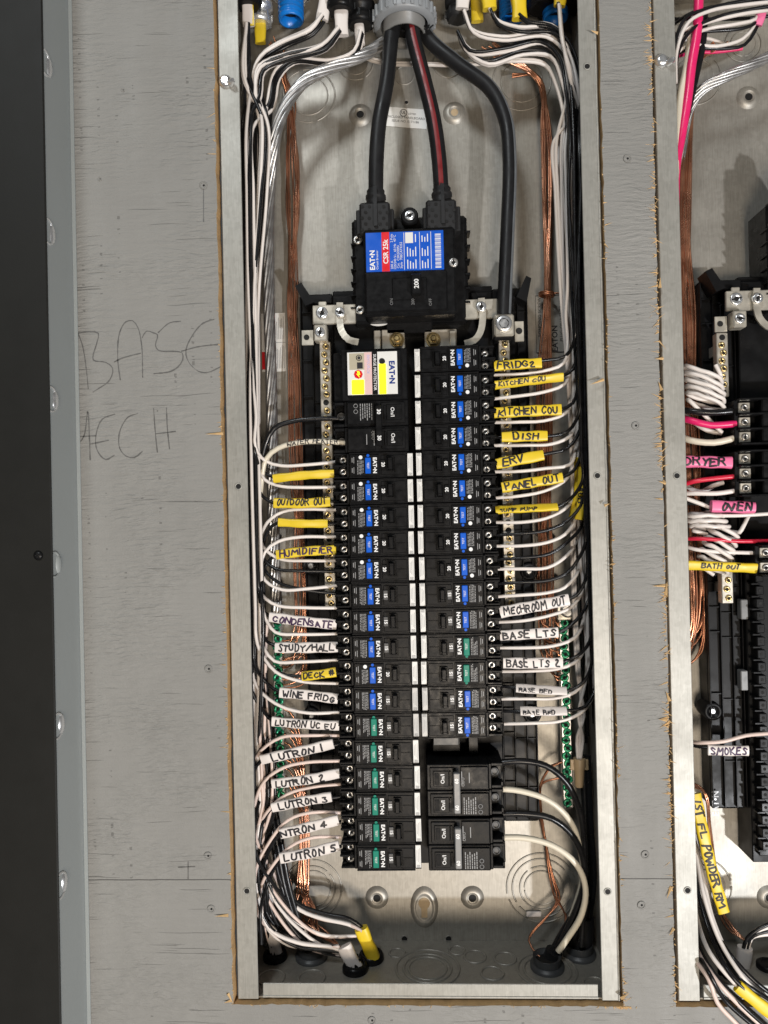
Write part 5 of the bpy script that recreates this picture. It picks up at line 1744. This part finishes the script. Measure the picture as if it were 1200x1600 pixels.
def hub_extra(e, p, h):
    mb = MB(); M = Matrix.Translation(Vector(p))
    mb.lathe([(.0245, .010), (.0310, .010), (.0318, .013), (.0318, .022), (.0290, .026), (.0240, h)], M, 40, cap0=False, cap1=False)
    for k in range(24):
        a = 2 * math.pi * k / 24
        mb.box(-.0015, .0015, -.0012, .0016, .012, .023, .0003, M=M @ Matrix.Rotation(a, 4, 'Z') @ Matrix.Translation((0, .0318, 0)))
    mb.build('ribbed_nut', 'grey_pvc', e)


tube_fitting(632, 57, .052, .0215, .03, 'grey_pipe', 'conduit_hub', 'large grey plastic conduit hub with ribbed nut, top centre', 'conduit hub', extra=hub_extra)
# dark webbing between the heavy cables inside the hub
p = W(640, 48, .046)
mb = MB()
for k in range(7):
    mb.tube(spline([p + np.array([-.012 + k * .004, .004, .006]), p + np.array([-.006 + k * .004, -.002, -.001]), p + np.array([k * .004, -.001, .004])], .002), .0008, 6)
tag(mb.build('cable_webbing', 'wire_black'), 'dark braided webbing between the heavy cables in the hub', 'webbing')


def lock_ring(e, p, h):
    mb = MB(); mb.torus(Matrix.Translation((p[0], p[1], ZT - .003)), .0150, .0028, 26, 8); mb.torus(Matrix.Translation((p[0], p[1], ZT - .0005)), .0210, .0009, 30, 6)
    for k in range(8):
        a = k * math.pi / 4; mb.box(-.002, .002, -.0015, .0015, -.004, .002, .0004, M=Matrix.Translation((p[0] + .0165 * math.cos(a), p[1] + .0165 * math.sin(a), ZT - .002)) @ Matrix.Rotation(a, 4, 'Z'))
    mb.build('locknut', 'zinc', e)


tube_fitting(455, 33, .050, .0125, .03, 'blue_conduit', 'blue_conduit', 'open end of blue corrugated conduit at the top left', 'conduit', ribs=1, extra=lock_ring)
for px, lab in ((800, 'blue conduit end behind the yellow cables, left of two'), (868, 'blue conduit end behind the yellow cables, right of two')):
    tube_fitting(px, 30, .070, .0125, .03, 'blue_conduit', 'blue_conduit', lab, 'conduit', ribs=1, group='blue conduits at the top right')


def jacket(a, b, color, label, hw=.0054, ht=.0034, Y=.034, second=None):
    """stripped end of a cable jacket coming through the box top"""
    o = sleeve(a, b, color, '', label, hw=hw, ht=ht, Y=Y, name='cable_jacket')
    o['category'] = 'cable jacket'; o['group'] = 'cable jackets at the box ends'
    if second:
        c, off = second
        A = W(*a, Y - ht * .7); B_ = W(*b, Y - ht * .7); mb = MB()
        A[0] += off; B_[0] += off
        v, f = flat_strip(spline([A, (A + B_) / 2, B_], .004), hw * .7, .0012); mb.add(v, f); mb.build('strip', c, o)
    return o


def connector(px, py, Y, r, label, material='black_plastic', ribs=8, top=True):
    p = W(px, py, Y); e = thing('cable_connector', tuple(p), label, 'cable connector', 'cable connectors')
    M = Matrix.Translation(Vector(p)) if top else Matrix.Translation(Vector(p)) @ Matrix.Rotation(math.pi, 4, 'X')
    mb = MB(); mb.lathe([(r * .8, -.002), (r, 0), (r, .006), (r * .85, .007), (r * .85, .011), (r * 1.1, .012), (r * 1.1, .020)], M, 20); mb.build('collar', material, e)
    mb = MB()
    for k in range(ribs):
        mb.box(-.0010, .0010, -.0006, .0012, 0, .007, .0002, M=M @ Matrix.Rotation(2 * math.pi * k / ribs, 4, 'Z') @ Matrix.Translation((0, r, 0)))
    mb.build('rib', material, e)


connector(388, 8, .034, .0130, 'black cable connector in the far upper left corner')
jacket((386, -14), (389, 40), 'w', 'white and yellow cable end in the far upper left corner', hw=.0060, second=('jacket_yellow', .0035))
connector(407, 36, .058, .0120, 'zinc cable connector over a yellow cable stub', 'zinc')
jacket((407, 38), (407, 68), 'y', 'short yellow cable stub beside the blue conduit', hw=.0058, Y=.058)
jacket((511, -14), (503, 32), 'w', 'white and yellow cable end right of the open blue conduit', hw=.0062, second=('jacket_yellow', -.0026))
connector(532, 16, .034, .0140, 'black ribbed connector around a white cable left of the hub')
jacket((533, 10), (534, 56), 'w', 'white cable end leaving the black ribbed connector', hw=.0068)
connector(563, 38, .050, .0140, 'second black ribbed connector close to the hub')
jacket((561, 40), (563, 70), 'w', 'short white cable stub close to the hub', hw=.0050, Y=.048)
connector(716, 28, .050, .0120, 'dark clamp connector right of the hub', 'charcoal_rubber')
jacket((724, -14), (722, 14), 'w', 'white cable end right of the hub', hw=.0068)
jacket((742, -14), (746, 34), 'y', 'dull yellow cable end between white and bright yellow ones', hw=.0062, Y=.056)
jacket((762, -14), (765, 15), 'y', 'bright yellow cable end, middle of the upper right group', hw=.0074, ht=.0050)
jacket((809, -14), (812, 30), 'y', 'long bright yellow cable end hanging at the upper right', hw=.0074, ht=.0052)
jacket((877, -14), (874, 10), 'y', 'yellow cable end in the upper right corner', hw=.0058)
for px, py, lab in ((845, 12, 'black connector between the blue conduits'), (900, 10, 'black connector in the upper right corner')):
    connector(px, py, .066, .0150, lab)

# bottom entries
for px, py, r, lab, m in ((430, 1497, .0125, 'black bushing at the lower left, far left', 'black_plastic'), (555, 1516, .0130, 'black bushing in front, around a white cable', 'black_plastic'),
                          (580, 1499, .0130, 'black bushing around a yellow cable', 'black_plastic')):
    p = WZ(px, py, .002); e = thing('floor_bushing', tuple(p), lab, 'bushing', 'floor bushings')
    M = Matrix.Translation((p[0], p[1], .002))
    mb = MB(); mb.lathe([(r, 0), (r, .004), (r * .9, .007), (r * .72, .008), (r * .66, .005)], M, 22); mb.build('collar', m, e)
    mb = MB()
    for k in range(5):
        mb.box(-.003, .003, -.001, .001, .003, .014, .0004, M=M @ Matrix.Rotation(1.2 * k, 4, 'Z') @ Matrix.Translation((0, r * .62, 0)) @ Matrix.Rotation(.25, 4, 'X'))
    mb.build('finger', m, e)
for px, py, r, h, lab in ((487, 1496, .0135, .012, 'threaded conduit end with black cable at the lower left'), (855, 1512, .0135, .011, 'threaded conduit end in front at the lower right'), (905, 1492, .0135, .011, 'threaded conduit end behind at the lower right')):
    p = WZ(px, py, .002); e = thing('conduit_end', tuple(p), lab, 'conduit', 'bottom conduit ends')
    M = Matrix.Translation((p[0], min(p[1], DEPTH - r * 1.3), .002))
    mb = MB(); prof = [(r * 1.25, 0), (r * 1.25, .004), (r, .0042)]
    for k in range(5): prof += [(r, .005 + k * .0016), (r * 1.04, .0058 + k * .0016)]
    prof += [(r, h), (r * .84, h), (r * .84, .004)]
    mb.lathe(prof, M, 28, cap1=False); mb.build('thread', 'grey_handle_dark', e)
    MB().lathe([(r * .84, h - .004), (r * .4, h - .0038)], M, 22).build('bore', 'hole_dark', e)
jacket((470, 1448, .058), (484, 1490, .062), 'w', 'tan folded cable end above the lower left conduit', hw=.0050, ht=.003)
for k in range(3):
    wire(pixpath([(404 + k * 5, 1130, .066), (412 + k * 6, 1230, .060), (424 + k * 7, 1300, .054), (440 + k * 6, 1385, .052), (462 + k * 5, 1450, .056), (480 + k * 4, 1494, .060)]), .0027, 'wire_black', 'feeder_wire', 'thick black wire dropping into the lower left conduit', group='black wires into the lower left conduit', n=10)
jacket((538, 1478, .042), (556, 1512, .042), 'w', 'white cable end bending into the front black bushing', hw=.0072, ht=.0042)
jacket((564, 1450, .048), (584, 1496, .056), 'y', 'yellow cable end bending into a black bushing', hw=.0068, ht=.0042)
jacket((415, 1390, .064), (432, 1492, .062), 'w', 'long pale cable at the far lower left', hw=.0062, ht=.004)
for k, (m, lab) in enumerate((('wire_black', 'black wire looping over to the white cable at the bottom'), ('wire_white', 'white wire looping over to the white cable at the bottom'))):
    wire(pixpath([(430, 1180 + k * 20, .06), (414 - k * 3, 1260, .045), (404 - k * 4, 1330, .040), (402 + k, 1400, .040), (420, 1450, .042), (465, 1478 - k * 5, .042), (520, 1484 - k * 4, .042), (542, 1488, .042)]), .0021, m, 'gutter_wire', lab)
for k, (m, lab) in enumerate((('wire_black', 'black wire sweeping across to the yellow cable at the bottom'), ('wire_white', 'white wire sweeping across to the yellow cable at the bottom'))):
    wire(pixpath([(424, 1330, .060), (440, 1385 + k * 8, .056), (470, 1415 + k * 6, .054), (510, 1428 + k * 7, .052), (545, 1436 + k * 8, .050), (572, 1454 + k * 3, .050)]), .0021, m, 'gutter_wire', lab)
# black sheath where the feeders enter the front conduit
wire(pixpath([(866, 1486, .056), (860, 1500, .058), (856, 1512, .060)]), .0085, 'charcoal_rubber', 'cable_sheath', 'black sheath gathering the feeders at the front bottom conduit', 'cable sheath', n=14)
wire(pixpath([(910, 1430, .074), (907, 1465, .075), (905, 1495, .076)]), .0120, 'charcoal_rubber', 'cable_sheath', 'thick black sheath entering the rear bottom conduit', 'cable sheath', n=14)
# scrap of cable tie on the floor
wire(pixpath([(648, 1505, .06), (660, 1525, .04)]), .0012, 'jacket_white', 'clear_scrap', 'small clear plastic scrap lying on the panel floor', 'scrap')
p = W(834, 1428, DEPTH - .002); mb = MB(); mb.box(p[0] - .008, p[0] + .008, DEPTH - .0035, DEPTH - .001, p[2] - .0028, p[2] + .0028, .0008)
tag(mb.build('foam_pad', 'jacket_white'), 'tiny white pad stuck low on the right back wall', 'pad')

rt = random.Random(77)
for k in range(22):
    m = ('wire_black', 'wire_black', 'wire_white', 'wire_black', 'wire_pinkish')[k % 5]
    y0 = rt.uniform(940, 1160); x0_ = rt.uniform(388, 414); Y0 = rt.uniform(.044, .078)
    ex, ey, eY = ((430, 1492, .062), (474, 1470, .056), (545, 1496, .046), (573, 1462, .052))[k % 4 if k % 3 else 0]
    xm = rt.uniform(394, 416)
    pts = [(lean(x0_, y0), y0, Y0), (lean(x0_, y0) - 2, y0 + 70, Y0), (lean(x0_, 1250) + rt.uniform(-8, 8), 1250, Y0 - .008), (xm, 1340, .050), ((xm * .84 + ex * .16) + rt.uniform(-5, 5), 1412 + rt.uniform(-8, 14), .050), ((xm * .45 + ex * .55), (1436 + ey) / 2 + rt.uniform(0, 14), eY), (ex + rt.uniform(-4, 4), ey, eY)]
    c = {'wire_black': 'black', 'wire_white': 'white', 'wire_pinkish': 'pinkish'}[m]
    wire(pixpath(pts), RW, m, 'gutter_wire', f'{c} wire in the tangle at the lower left', group=f'{c} wires of the lower left tangle')
for k in range(9):
    m = ('wire_white', 'wire_black', 'wire_white')[k % 3]
    xa = rt.uniform(381, 424); xb_ = 386 + (xa - 381) * .5 + rt.uniform(-4, 4); Yg = rt.uniform(.024, .060); ye = rt.uniform(940, 1180)
    pts = [(lean(xb_, ye), ye, Yg + .012)] + ([(lean(xb_, 930), 930, Yg)] if ye > 1000 else []) + gutter_up(k + 3, 880, 'abcd'[k % 4], xt=xa, xb=xb_, Yg=Yg, sgn=-1 if m == 'wire_white' else 1)
    c = m[5:]
    wire(pixpath(pts), RW, m, 'gutter_wire', f'{c} wire running the length of the left wire bundle', group=f'{c} wires down the left bundle', jitter=.0009)

# ================================================================== contents of the right panel
dx = X2 - X1
nb = neutral_bar(1123 - (X2 * 0), 520, 1136, 620, 0, 'short run of neutral bar above the coiled wires in the right panel', 8, (0, 7), 'bar', .047)
nb2 = neutral_bar(1135, 870, 1138, 943, 0, 'lower end of neutral bar below the coiled wires in the right panel', 5, (), 'bar', .047)


def pole_block(px, py, n, label):
    """multi-pole breaker whose terminal screws face the gutter"""
    p = W(px, py, .030); x = p[0]
    pitch = W(px, py + 23, .030)[2] - p[2]
    e = thing('pole_breaker', (x, .06, p[2]), label, 'circuit breaker', 'three pole breakers of the right panel')
    mb = MB(); ht = -pitch
    z0, z1 = p[2] - ht * (n - .5), p[2] + ht * .5
    mb.box(x - .002, x + .07, .040, .075, z0, z1, .001); mb.box(x + .014, x + .07, .024, .06, z0, z1, .0012)
    for k in range(n + 1):
        mb.box(x - .008, x + .026, .020, .05, z1 - k * ht - .0009, z1 - k * ht + .0009, .0004)
    mb.box(x - .010, x - .006, .030, .06, z0, z1, .0005)
    mb.build('body', 'black_plastic', e)
    for k in range(n):
        z = p[2] - k * ht
        mb = MB(); mb.box(x - .0055, x + .0055, .030, .042, z - .0052, z + .0052, .0006); t = mb.build('terminal', 'plate_metal', e)
        o = screw('term', (x, .0298, z), t)


pole_block(1163, 637, 3, 'upper three pole breaker with square metal terminals in the right panel')
pole_block(1164, 717, 3, 'lower three pole breaker with square metal terminals in the right panel')
pole_block(1196, 864, 2, 'breaker with screw terminals at the right edge beside the yellow sleeve')

# row of empty stab clips on the bus
e = thing('stab_rail', tuple(W(1185, 1100, .06)), 'black rail of empty clips down the right edge', 'clip rail')
p = W(1186, 895, .055); q = W(1192, 1340, .055); x = (p[0] + q[0]) / 2
mb = MB(); mb.box(x - .004, x + .05, .058, .085, q[2], p[2], .001); mb.build('rail', 'black_frame', e)
z = p[2]; k = 0
while z > q[2] + .012:
    mb = MB(); mb.box(x - .004, x + .004, .050, .060, z - .009, z, .0008); mb.box(x - .007, x + .001, .053, .060, z - .012, z - .010, .0004)
    cl = mb.build('clip', 'black_frame', e)
    MB().lathe([(.0016, 0), (.0015, .0002)], at((x, .0499, z - .0045)), 10).build('hole', 'hole_dark', cl)
    z -= .0127; k += 1
mb = MB(); mb.box(x + .006, x + .05, .072, .080, q[2] + .01, p[2], .0005); mb.build('bus_bar', 'wire_cream', e)
for py in (952, 1063):
    p = W(1163, py, .062); mb = MB(); mb.box(p[0] - .004, p[0] + .003, .060, .07, p[2] - .010, p[2] + .010, .0008); mb.build('stop', 'grey_handle', e)
# moulded lettering on the rail end
p = W(1119, 1256, .070); t = MB(); put_text(t, 'EAT\u2022N', .009, p[0], .0705, p[2], 90, .02)
t.build('moulded_lettering', 'grey_handle', bpy.data.objects['panel_interior.001'])

# ---- wires of the right panel
Ln = lambda x, y: x + .028 * (y - 800)
r_ = random.Random(31)
for k in range(15):      # copper bundle
    x1, x2, x3 = 1066 + 17 * r_.random(), 1064 + 22 * r_.random(), 1078 + 22 * r_.random()
    ye = 950 + r_.random() * 80
    pts = [(1112 + 26 * r_.random(), 62 + 18 * r_.random(), .050), (1092 + 6 * r_.random(), 92, .060), (1082 + 4 * r_.random(), 150, .070), (x1, 260, .078), (x1 - 2, 380, .080), (x2, 480, .080), (x2 + 2, 600, .080), (x2 + 8, 740, .080), (x3, 860, .080), (x3 + 3, ye - 40, .080), (x3 - 4, ye - 8, .084), (1080, ye + 8, .088), (1060, ye + 14, .090)]
    wire(pixpath(pts), .00115, 'copper' if k % 3 else 'copper_dark', 'ground_wire', 'bare copper wire in the right panel bundle', group='right panel copper ground wires', n=6, jitter=.0005)
stranded([(1215, 82, .050), (1170, 104, .048), (1130, 122, .050), (1098, 140, .056), (1078, 168, .064), (1068, 210, .074), (1060, 280, .085), (1054, 330, .09)], .0040, 9, .0015, 'twisted bare aluminium cable at the top of the right panel')
TW = [('wire_white', [(1056, 130, .020), (1058, 80, .020), (1075, 34, .022), (1110, 18, .024), (1160, 8, .026), (1215, 2, .03)], RW), ('wire_black', [(1052, 120, .022), (1054, 70, .022), (1072, 28, .024), (1110, 12, .026), (1160, 2, .028), (1215, -4, .03)], RW),
      ('wire_black', [(1053, 140, .028), (1062, 75, .026), (1085, 44, .026), (1120, 26, .028), (1170, 16, .03), (1215, 8, .03)], RW), ('wire_white', [(1050, 70, .030), (1064, 50, .03), (1110, 32, .03), (1160, 22, .03), (1215, 14, .034)], RW),
      ('wire_white', [(1050, 105, .034), (1062, 66, .034), (1100, 46, .034), (1150, 38, .034), (1180, 30, .036), (1190, 10, .04)], RW), ('wire_black', [(1050, 60, .034), (1066, 52, .036), (1120, 48, .036), (1160, 44, .036), (1182, 34, .038), (1192, 10, .04)], RW),
      ('wire_white', [(1050, 90, .040), (1075, 72, .040), (1120, 70, .040), (1160, 62, .040), (1176, 44, .040), (1186, 22, .042)], RW), ('wire_black', [(1050, 88, .044), (1080, 76, .042), (1130, 76, .042), (1165, 68, .042), (1184, 40, .042), (1188, 20, .044)], RW),
      ('wire_white', [(1052, 50, .048), (1062, 62, .05), (1100, 58, .05), (1140, 72, .05)], RW), ('wire_magenta', [(1054, 90, .05), (1080, 82, .052), (1120, 82, .052), (1160, 76, .05)], RW),
      ('wire_black', [(1050, 40, .05), (1080, 20, .052), (1140, 6, .05), (1215, -8, .05)], RW), ('wire_black', [(1052, 30, .056), (1090, 30, .056), (1150, 30, .056), (1215, 24, .056)], RW)]
ORDT = ['black', 'white']
nw = nk = 0
for m, pts, r in TW:
    if m == 'wire_white':
        wire(pixpath(pts), r, m, 'top_wire', 'white wire sweeping across the top of the right panel', group='white wires across the top of the right panel')
    elif m == 'wire_black':
        wire(pixpath(pts), r, m, 'top_wire', 'black wire sweeping across the top of the right panel', group='black wires across the top of the right panel')
    else:
        wire(pixpath(pts), r, m, 'top_wire', 'thin magenta wire behind the others at the top of the right panel')
wire(pixpath([(1092, -10, .030), (1089, 50, .030), (1082, 100, .032), (1073, 160, .034), (1064, 215, .036), (1056, 260, .040), (1054, 330, .05)]), .0046, 'wire_magenta', 'feeder_wire', 'thick magenta red wire hanging at the top left of the right panel', n=12)
wire(pixpath([(1080, 60, .036), (1072, 110, .036), (1064, 150, .036), (1057, 210, .036), (1054, 280, .04)]), .0040, 'wire_cream', 'feeder_wire', 'thick cream wire beside the magenta one', n=12)
wire(pixpath([(1100, 20, .040), (1096, 70, .042), (1086, 120, .046), (1072, 180, .05), (1058, 240, .05)]), .0040, 'wire_black', 'feeder_wire', 'thick black wire behind the magenta one', n=12)
wire(pixpath([(1057, 290, .060), (1058, 400, .06), (1060, 520, .06), (1062, 600, .06)]), .0016, 'wire_red', 'gutter_wire', 'thin dark red wire along the inner edge of the right panel')
wire(pixpath([(1070, 330, .088), (1068, 420, .088), (1070, 520, .088), (1072, 640, .088)]), .0016, 'wire_white', 'gutter_wire', 'white wire behind the copper bundle of the right panel')
jacket((1190, 18, .038), (1183, 40, .040), 'p', 'pink cable end at the upper right corner', hw=.0046)


def coil(a, b, R, turns, label, start=None, end=None, Y=.042, flat=.7, tiltv=.5):
    A, B_ = W(*a, Y), W(*b, Y); n = int(turns * 16)
    ax = (B_ - A) / np.linalg.norm(B_ - A); s = np.array([0, 1.0, 0]); u = np.cross(ax, s); u /= np.linalg.norm(u)
    pts = [] if start is None else [W(*start, Y)]
    for i in range(n + 1):
        t = i / n; an = 2 * math.pi * turns * t
        pts.append(A + (B_ - A) * t + R * (math.cos(an) * u + flat * math.sin(an) * s) + ax * R * tiltv * math.cos(an))
    if end is not None: pts.append(W(*end, Y))
    return wire(np.array(pts), .0021, 'wire_white', 'pigtail_wire', label, step=.004, group='coiled white pigtails')


coil((1098, 578), (1104, 634), .0170, 5.5, 'white coiled pigtail nearest the neutral bar in the right panel', start=(1118, 570), end=(1128, 676), tiltv=.50)
coil((1098, 800), (1112, 828), .0160, 3.5, 'white coiled pigtail just below the OVEN sleeve', start=(1070, 778), end=(1105, 835), tiltv=.42)
coil((1134, 822), (1112, 890), .0150, 6.5, 'tall white coiled pigtail above the yellow sleeve in the right panel', start=(1170, 805), end=(1115, 898), tiltv=.16)
RW2 = [('wire_black', [(1060, 640, .05), (1080, 642, .040), (1110, 645, .036), (1150, 642, .034)], .0032, 'thick black wire into the upper three pole breaker'),
       ('wire_magenta', [(1060, 652, .05), (1080, 658, .038), (1110, 664, .034), (1150, 662, .032)], .0034, 'thick magenta wire into the upper three pole breaker'),
       ('wire_cream', [(1060, 680, .05), (1080, 687, .040), (1115, 691, .036), (1150, 684, .034)], .0032, 'thick cream wire into the upper three pole breaker'),
       ('wire_white', [(1062, 640, .062), (1085, 660, .056), (1105, 672, .050), (1128, 677, .048)], .0024, 'white wire tucked behind the magenta one'),
       ('wire_black', [(1055, 722, .05), (1075, 722, .04), (1110, 722, .036), (1152, 720, .034)], .0026, 'black wire inside the pink DRYER sleeve'),
       ('wire_red', [(1058, 760, .05), (1085, 753, .040), (1115, 748, .036), (1152, 744, .034)], .0024, 'red wire into the lower three pole breaker'),
       ('wire_white', [(1058, 771, .05), (1085, 772, .040), (1120, 771, .036), (1154, 766, .034)], .0024, 'white wire into the lowest pole of the lower three pole breaker'),
       ('wire_white', [(1062, 750, .058), (1080, 764, .054), (1098, 767, .05), (1115, 760, .048), (1130, 754, .048)], .0024, 'white wire dipping below the red one in the right panel'),
       ('wire_black', [(1062, 786, .05), (1085, 786, .044), (1110, 788, .040)], .0020, 'black wire running into the pink OVEN sleeve'),
       ('wire_white', [(1062, 803, .05), (1100, 805, .038), (1150, 806, .034), (1215, 802, .034)], .0019, 'white wire directly under the OVEN sleeve'),
       ('wire_red', [(1060, 842, .05), (1100, 842, .034), (1150, 845, .032), (1215, 845, .034)], .0020, 'red wire crossing the coiled pigtail in the right panel'),
       ('wire_white', [(1062, 850, .05), (1085, 858, .038), (1120, 862, .034), (1182, 864, .036)], .0019, 'white wire above the yellow sleeve in the right panel'),
       ('wire_black', [(1062, 882, .05), (1075, 883, .036), (1100, 886, .034)], .0019, 'black wire ending in the yellow sleeve of the right panel'),
       ('wire_pinkish', [(1072, 1158, .07), (1095, 1161, .05), (1130, 1158, .045), (1165, 1150, .045), (1200, 1146, .05)], .0019, 'pale wire just above the SMOKES sleeve'),
       ('wire_black', [(1072, 1162, .07), (1090, 1166, .055), (1108, 1169, .05)], .0017, 'black wire running into the SMOKES sleeve')]
for m, pts, r, lab in RW2:
    wire(pixpath(pts), r, m, 'branch_wire', lab, n=10)
sleeve((1062, 721), (1142, 723), 'p', 'DRYER', 'pink sleeve lettered DRYER', hw=.0058, ht=.004, seed=81, text_from=.08, Y=.034)
sleeve((1111, 791), (1178, 793), 'p', 'OVEN', 'pink sleeve lettered OVEN', hw=.0058, ht=.004, seed=82, text_from=.20, Y=.034)
sleeve((1074, 883), (1182, 888), 'y', 'BATH OUT', 'yellow sleeve lettered BATH OUT in the right panel', hw=.0048, seed=83, wshift=.3, size=.0046, Y=.030, roll=.3, text_from=.2)
sleeve((1106, 1172), (1169, 1173), 'w', 'SMOKES', 'white sleeve lettered SMOKES', hw=.0050, seed=84, Y=.046, ink='ink_purple')
sleeve((1086, 1240, .040), (1131, 1426, .036), 'y', '1ST FL POWDER RM', 'long yellow sleeve lettered 1ST FL POWDER RM', mid=(1106, 1335, .034), hw=.0058, seed=85, text_from=.05, size=.0070)
sleeve((1152, 1540, -.0145), (1215, 1592, -.0165), 'y', '', 'yellow sleeve on the wires leaving the lower right corner', hw=.0056, ht=.003)
# wires bending out of the right panel at the lower right
EX = [('wire_white', [(1076, 1270, .06), (1088, 1340, .04), (1100, 1400, .02), (1125, 1470, .006), (1160, 1525, .002), (1215, 1585, -.004)], 'w'), ('wire_white', [(1084, 1300, .06), (1100, 1380, .045), (1115, 1440, .025), (1150, 1510, .008), (1215, 1575, 0)], 'w'),
      ('wire_black', [(1082, 1330, .06), (1092, 1400, .04), (1110, 1460, .02), (1140, 1520, .008), (1215, 1590, .004)], 'b'), ('wire_white', [(1080, 1380, .06), (1090, 1440, .035), (1110, 1490, .016), (1150, 1540, .004), (1215, 1605, -.004)], 'w'),
      ('wire_black', [(1076, 1400, .06), (1086, 1460, .035), (1106, 1510, .014), (1150, 1560, .003), (1215, 1620, -.004)], 'b'), ('wire_pinkish', [(1078, 1440, .06), (1092, 1490, .03), (1120, 1535, .010), (1160, 1575, -.002), (1215, 1625, -.008)], 'p'),
      ('wire_pinkish', [(1078, 1490, .05), (1095, 1530, .02), (1120, 1565, .002), (1150, 1598, -.006), (1190, 1640, -.012)], 'p'), ('wire_black', [(1078, 1470, .055), (1098, 1520, .025), (1130, 1560, .004), (1180, 1605, -.004), (1215, 1635, -.008)], 'b'),
      ('wire_black', [(1090, 1360, .07), (1110, 1430, .05), (1140, 1490, .03), (1180, 1535, .01), (1215, 1560, .004)], 'b'), ('wire_black', [(1088, 1300, .075), (1096, 1380, .06), (1112, 1450, .04), (1160, 1530, .012), (1215, 1570, .003)], 'b')]
CN = {'w': 'white', 'b': 'black', 'p': 'pinkish'}
for m, pts, c in EX:
    pts = [(x if y < 1500 else max(x, 1108), y, d if y < 1480 else (min(d, .012 if x < 1100 else .0) if y < 1520 else -.0125)) for x, y, d in pts]
    wire(pixpath(pts), .0021, m, 'exit_wire', f'{CN[c]} wire bending out at the lower right corner', group=f'{CN[c]} wires leaving the lower right corner')
for k in range(3):
    wire(pixpath([(1080 + k, 1224 + k * 3, .08), (1094, 1228 + k * 2, .075), (1102 + k, 1242, .072), (1106 + k * 2, 1290, .078), (1112 + k * 3, 1350, .085), (1122 + k * 3, 1420, .085), (1135 + k * 6, 1450, .075), (1165, 1470, .065)]), .00105, 'copper', 'ground_wire', 'thin copper wire behind the long yellow sleeve', group='copper wires behind the long yellow sleeve', n=6)
# cable in a clamp at the bottom of the right panel
jacket((1164, 1480, .050), (1158, 1520, .055), 'w', 'pale cable in a clamp at the bottom of the right panel', hw=.0070, ht=.005)
for k, m in enumerate(('wire_black', 'wire_white', 'wire_black', 'wire_white')):
    wire(pixpath([(1160 + k * 3, 1488, .050), (1168 + k * 2, 1466, .046), (1186, 1450 + k * 4, .044), (1215, 1438 + k * 7, .044)]), .0019, m, 'clamped_wire', f'{m[5:]} wire arching out of the bottom clamp of the right panel', group=f'{m[5:]} wires from the bottom clamp')
for px, py in ((1140, 1522), (1200, 1512)):
    p = WZ(px, py, .002); mb = MB(); mb.lathe([(.011, 0), (.011, .004), (.008, .006), (.006, .004)], Matrix.Translation((p[0], min(.09, max(.02, p[1])), .002)), 20)
    tag(mb.build('floor_bushing', 'black_plastic'), 'black bushing in the floor of the right panel, ' + ('left' if px < 1150 else 'right') + ' of the clamp', 'bushing')

# fixed render settings
scene.cycles.max_bounces = 6
scene.cycles.diffuse_bounces = 3
scene.cycles.glossy_bounces = 3
scene.cycles.use_denoising = True
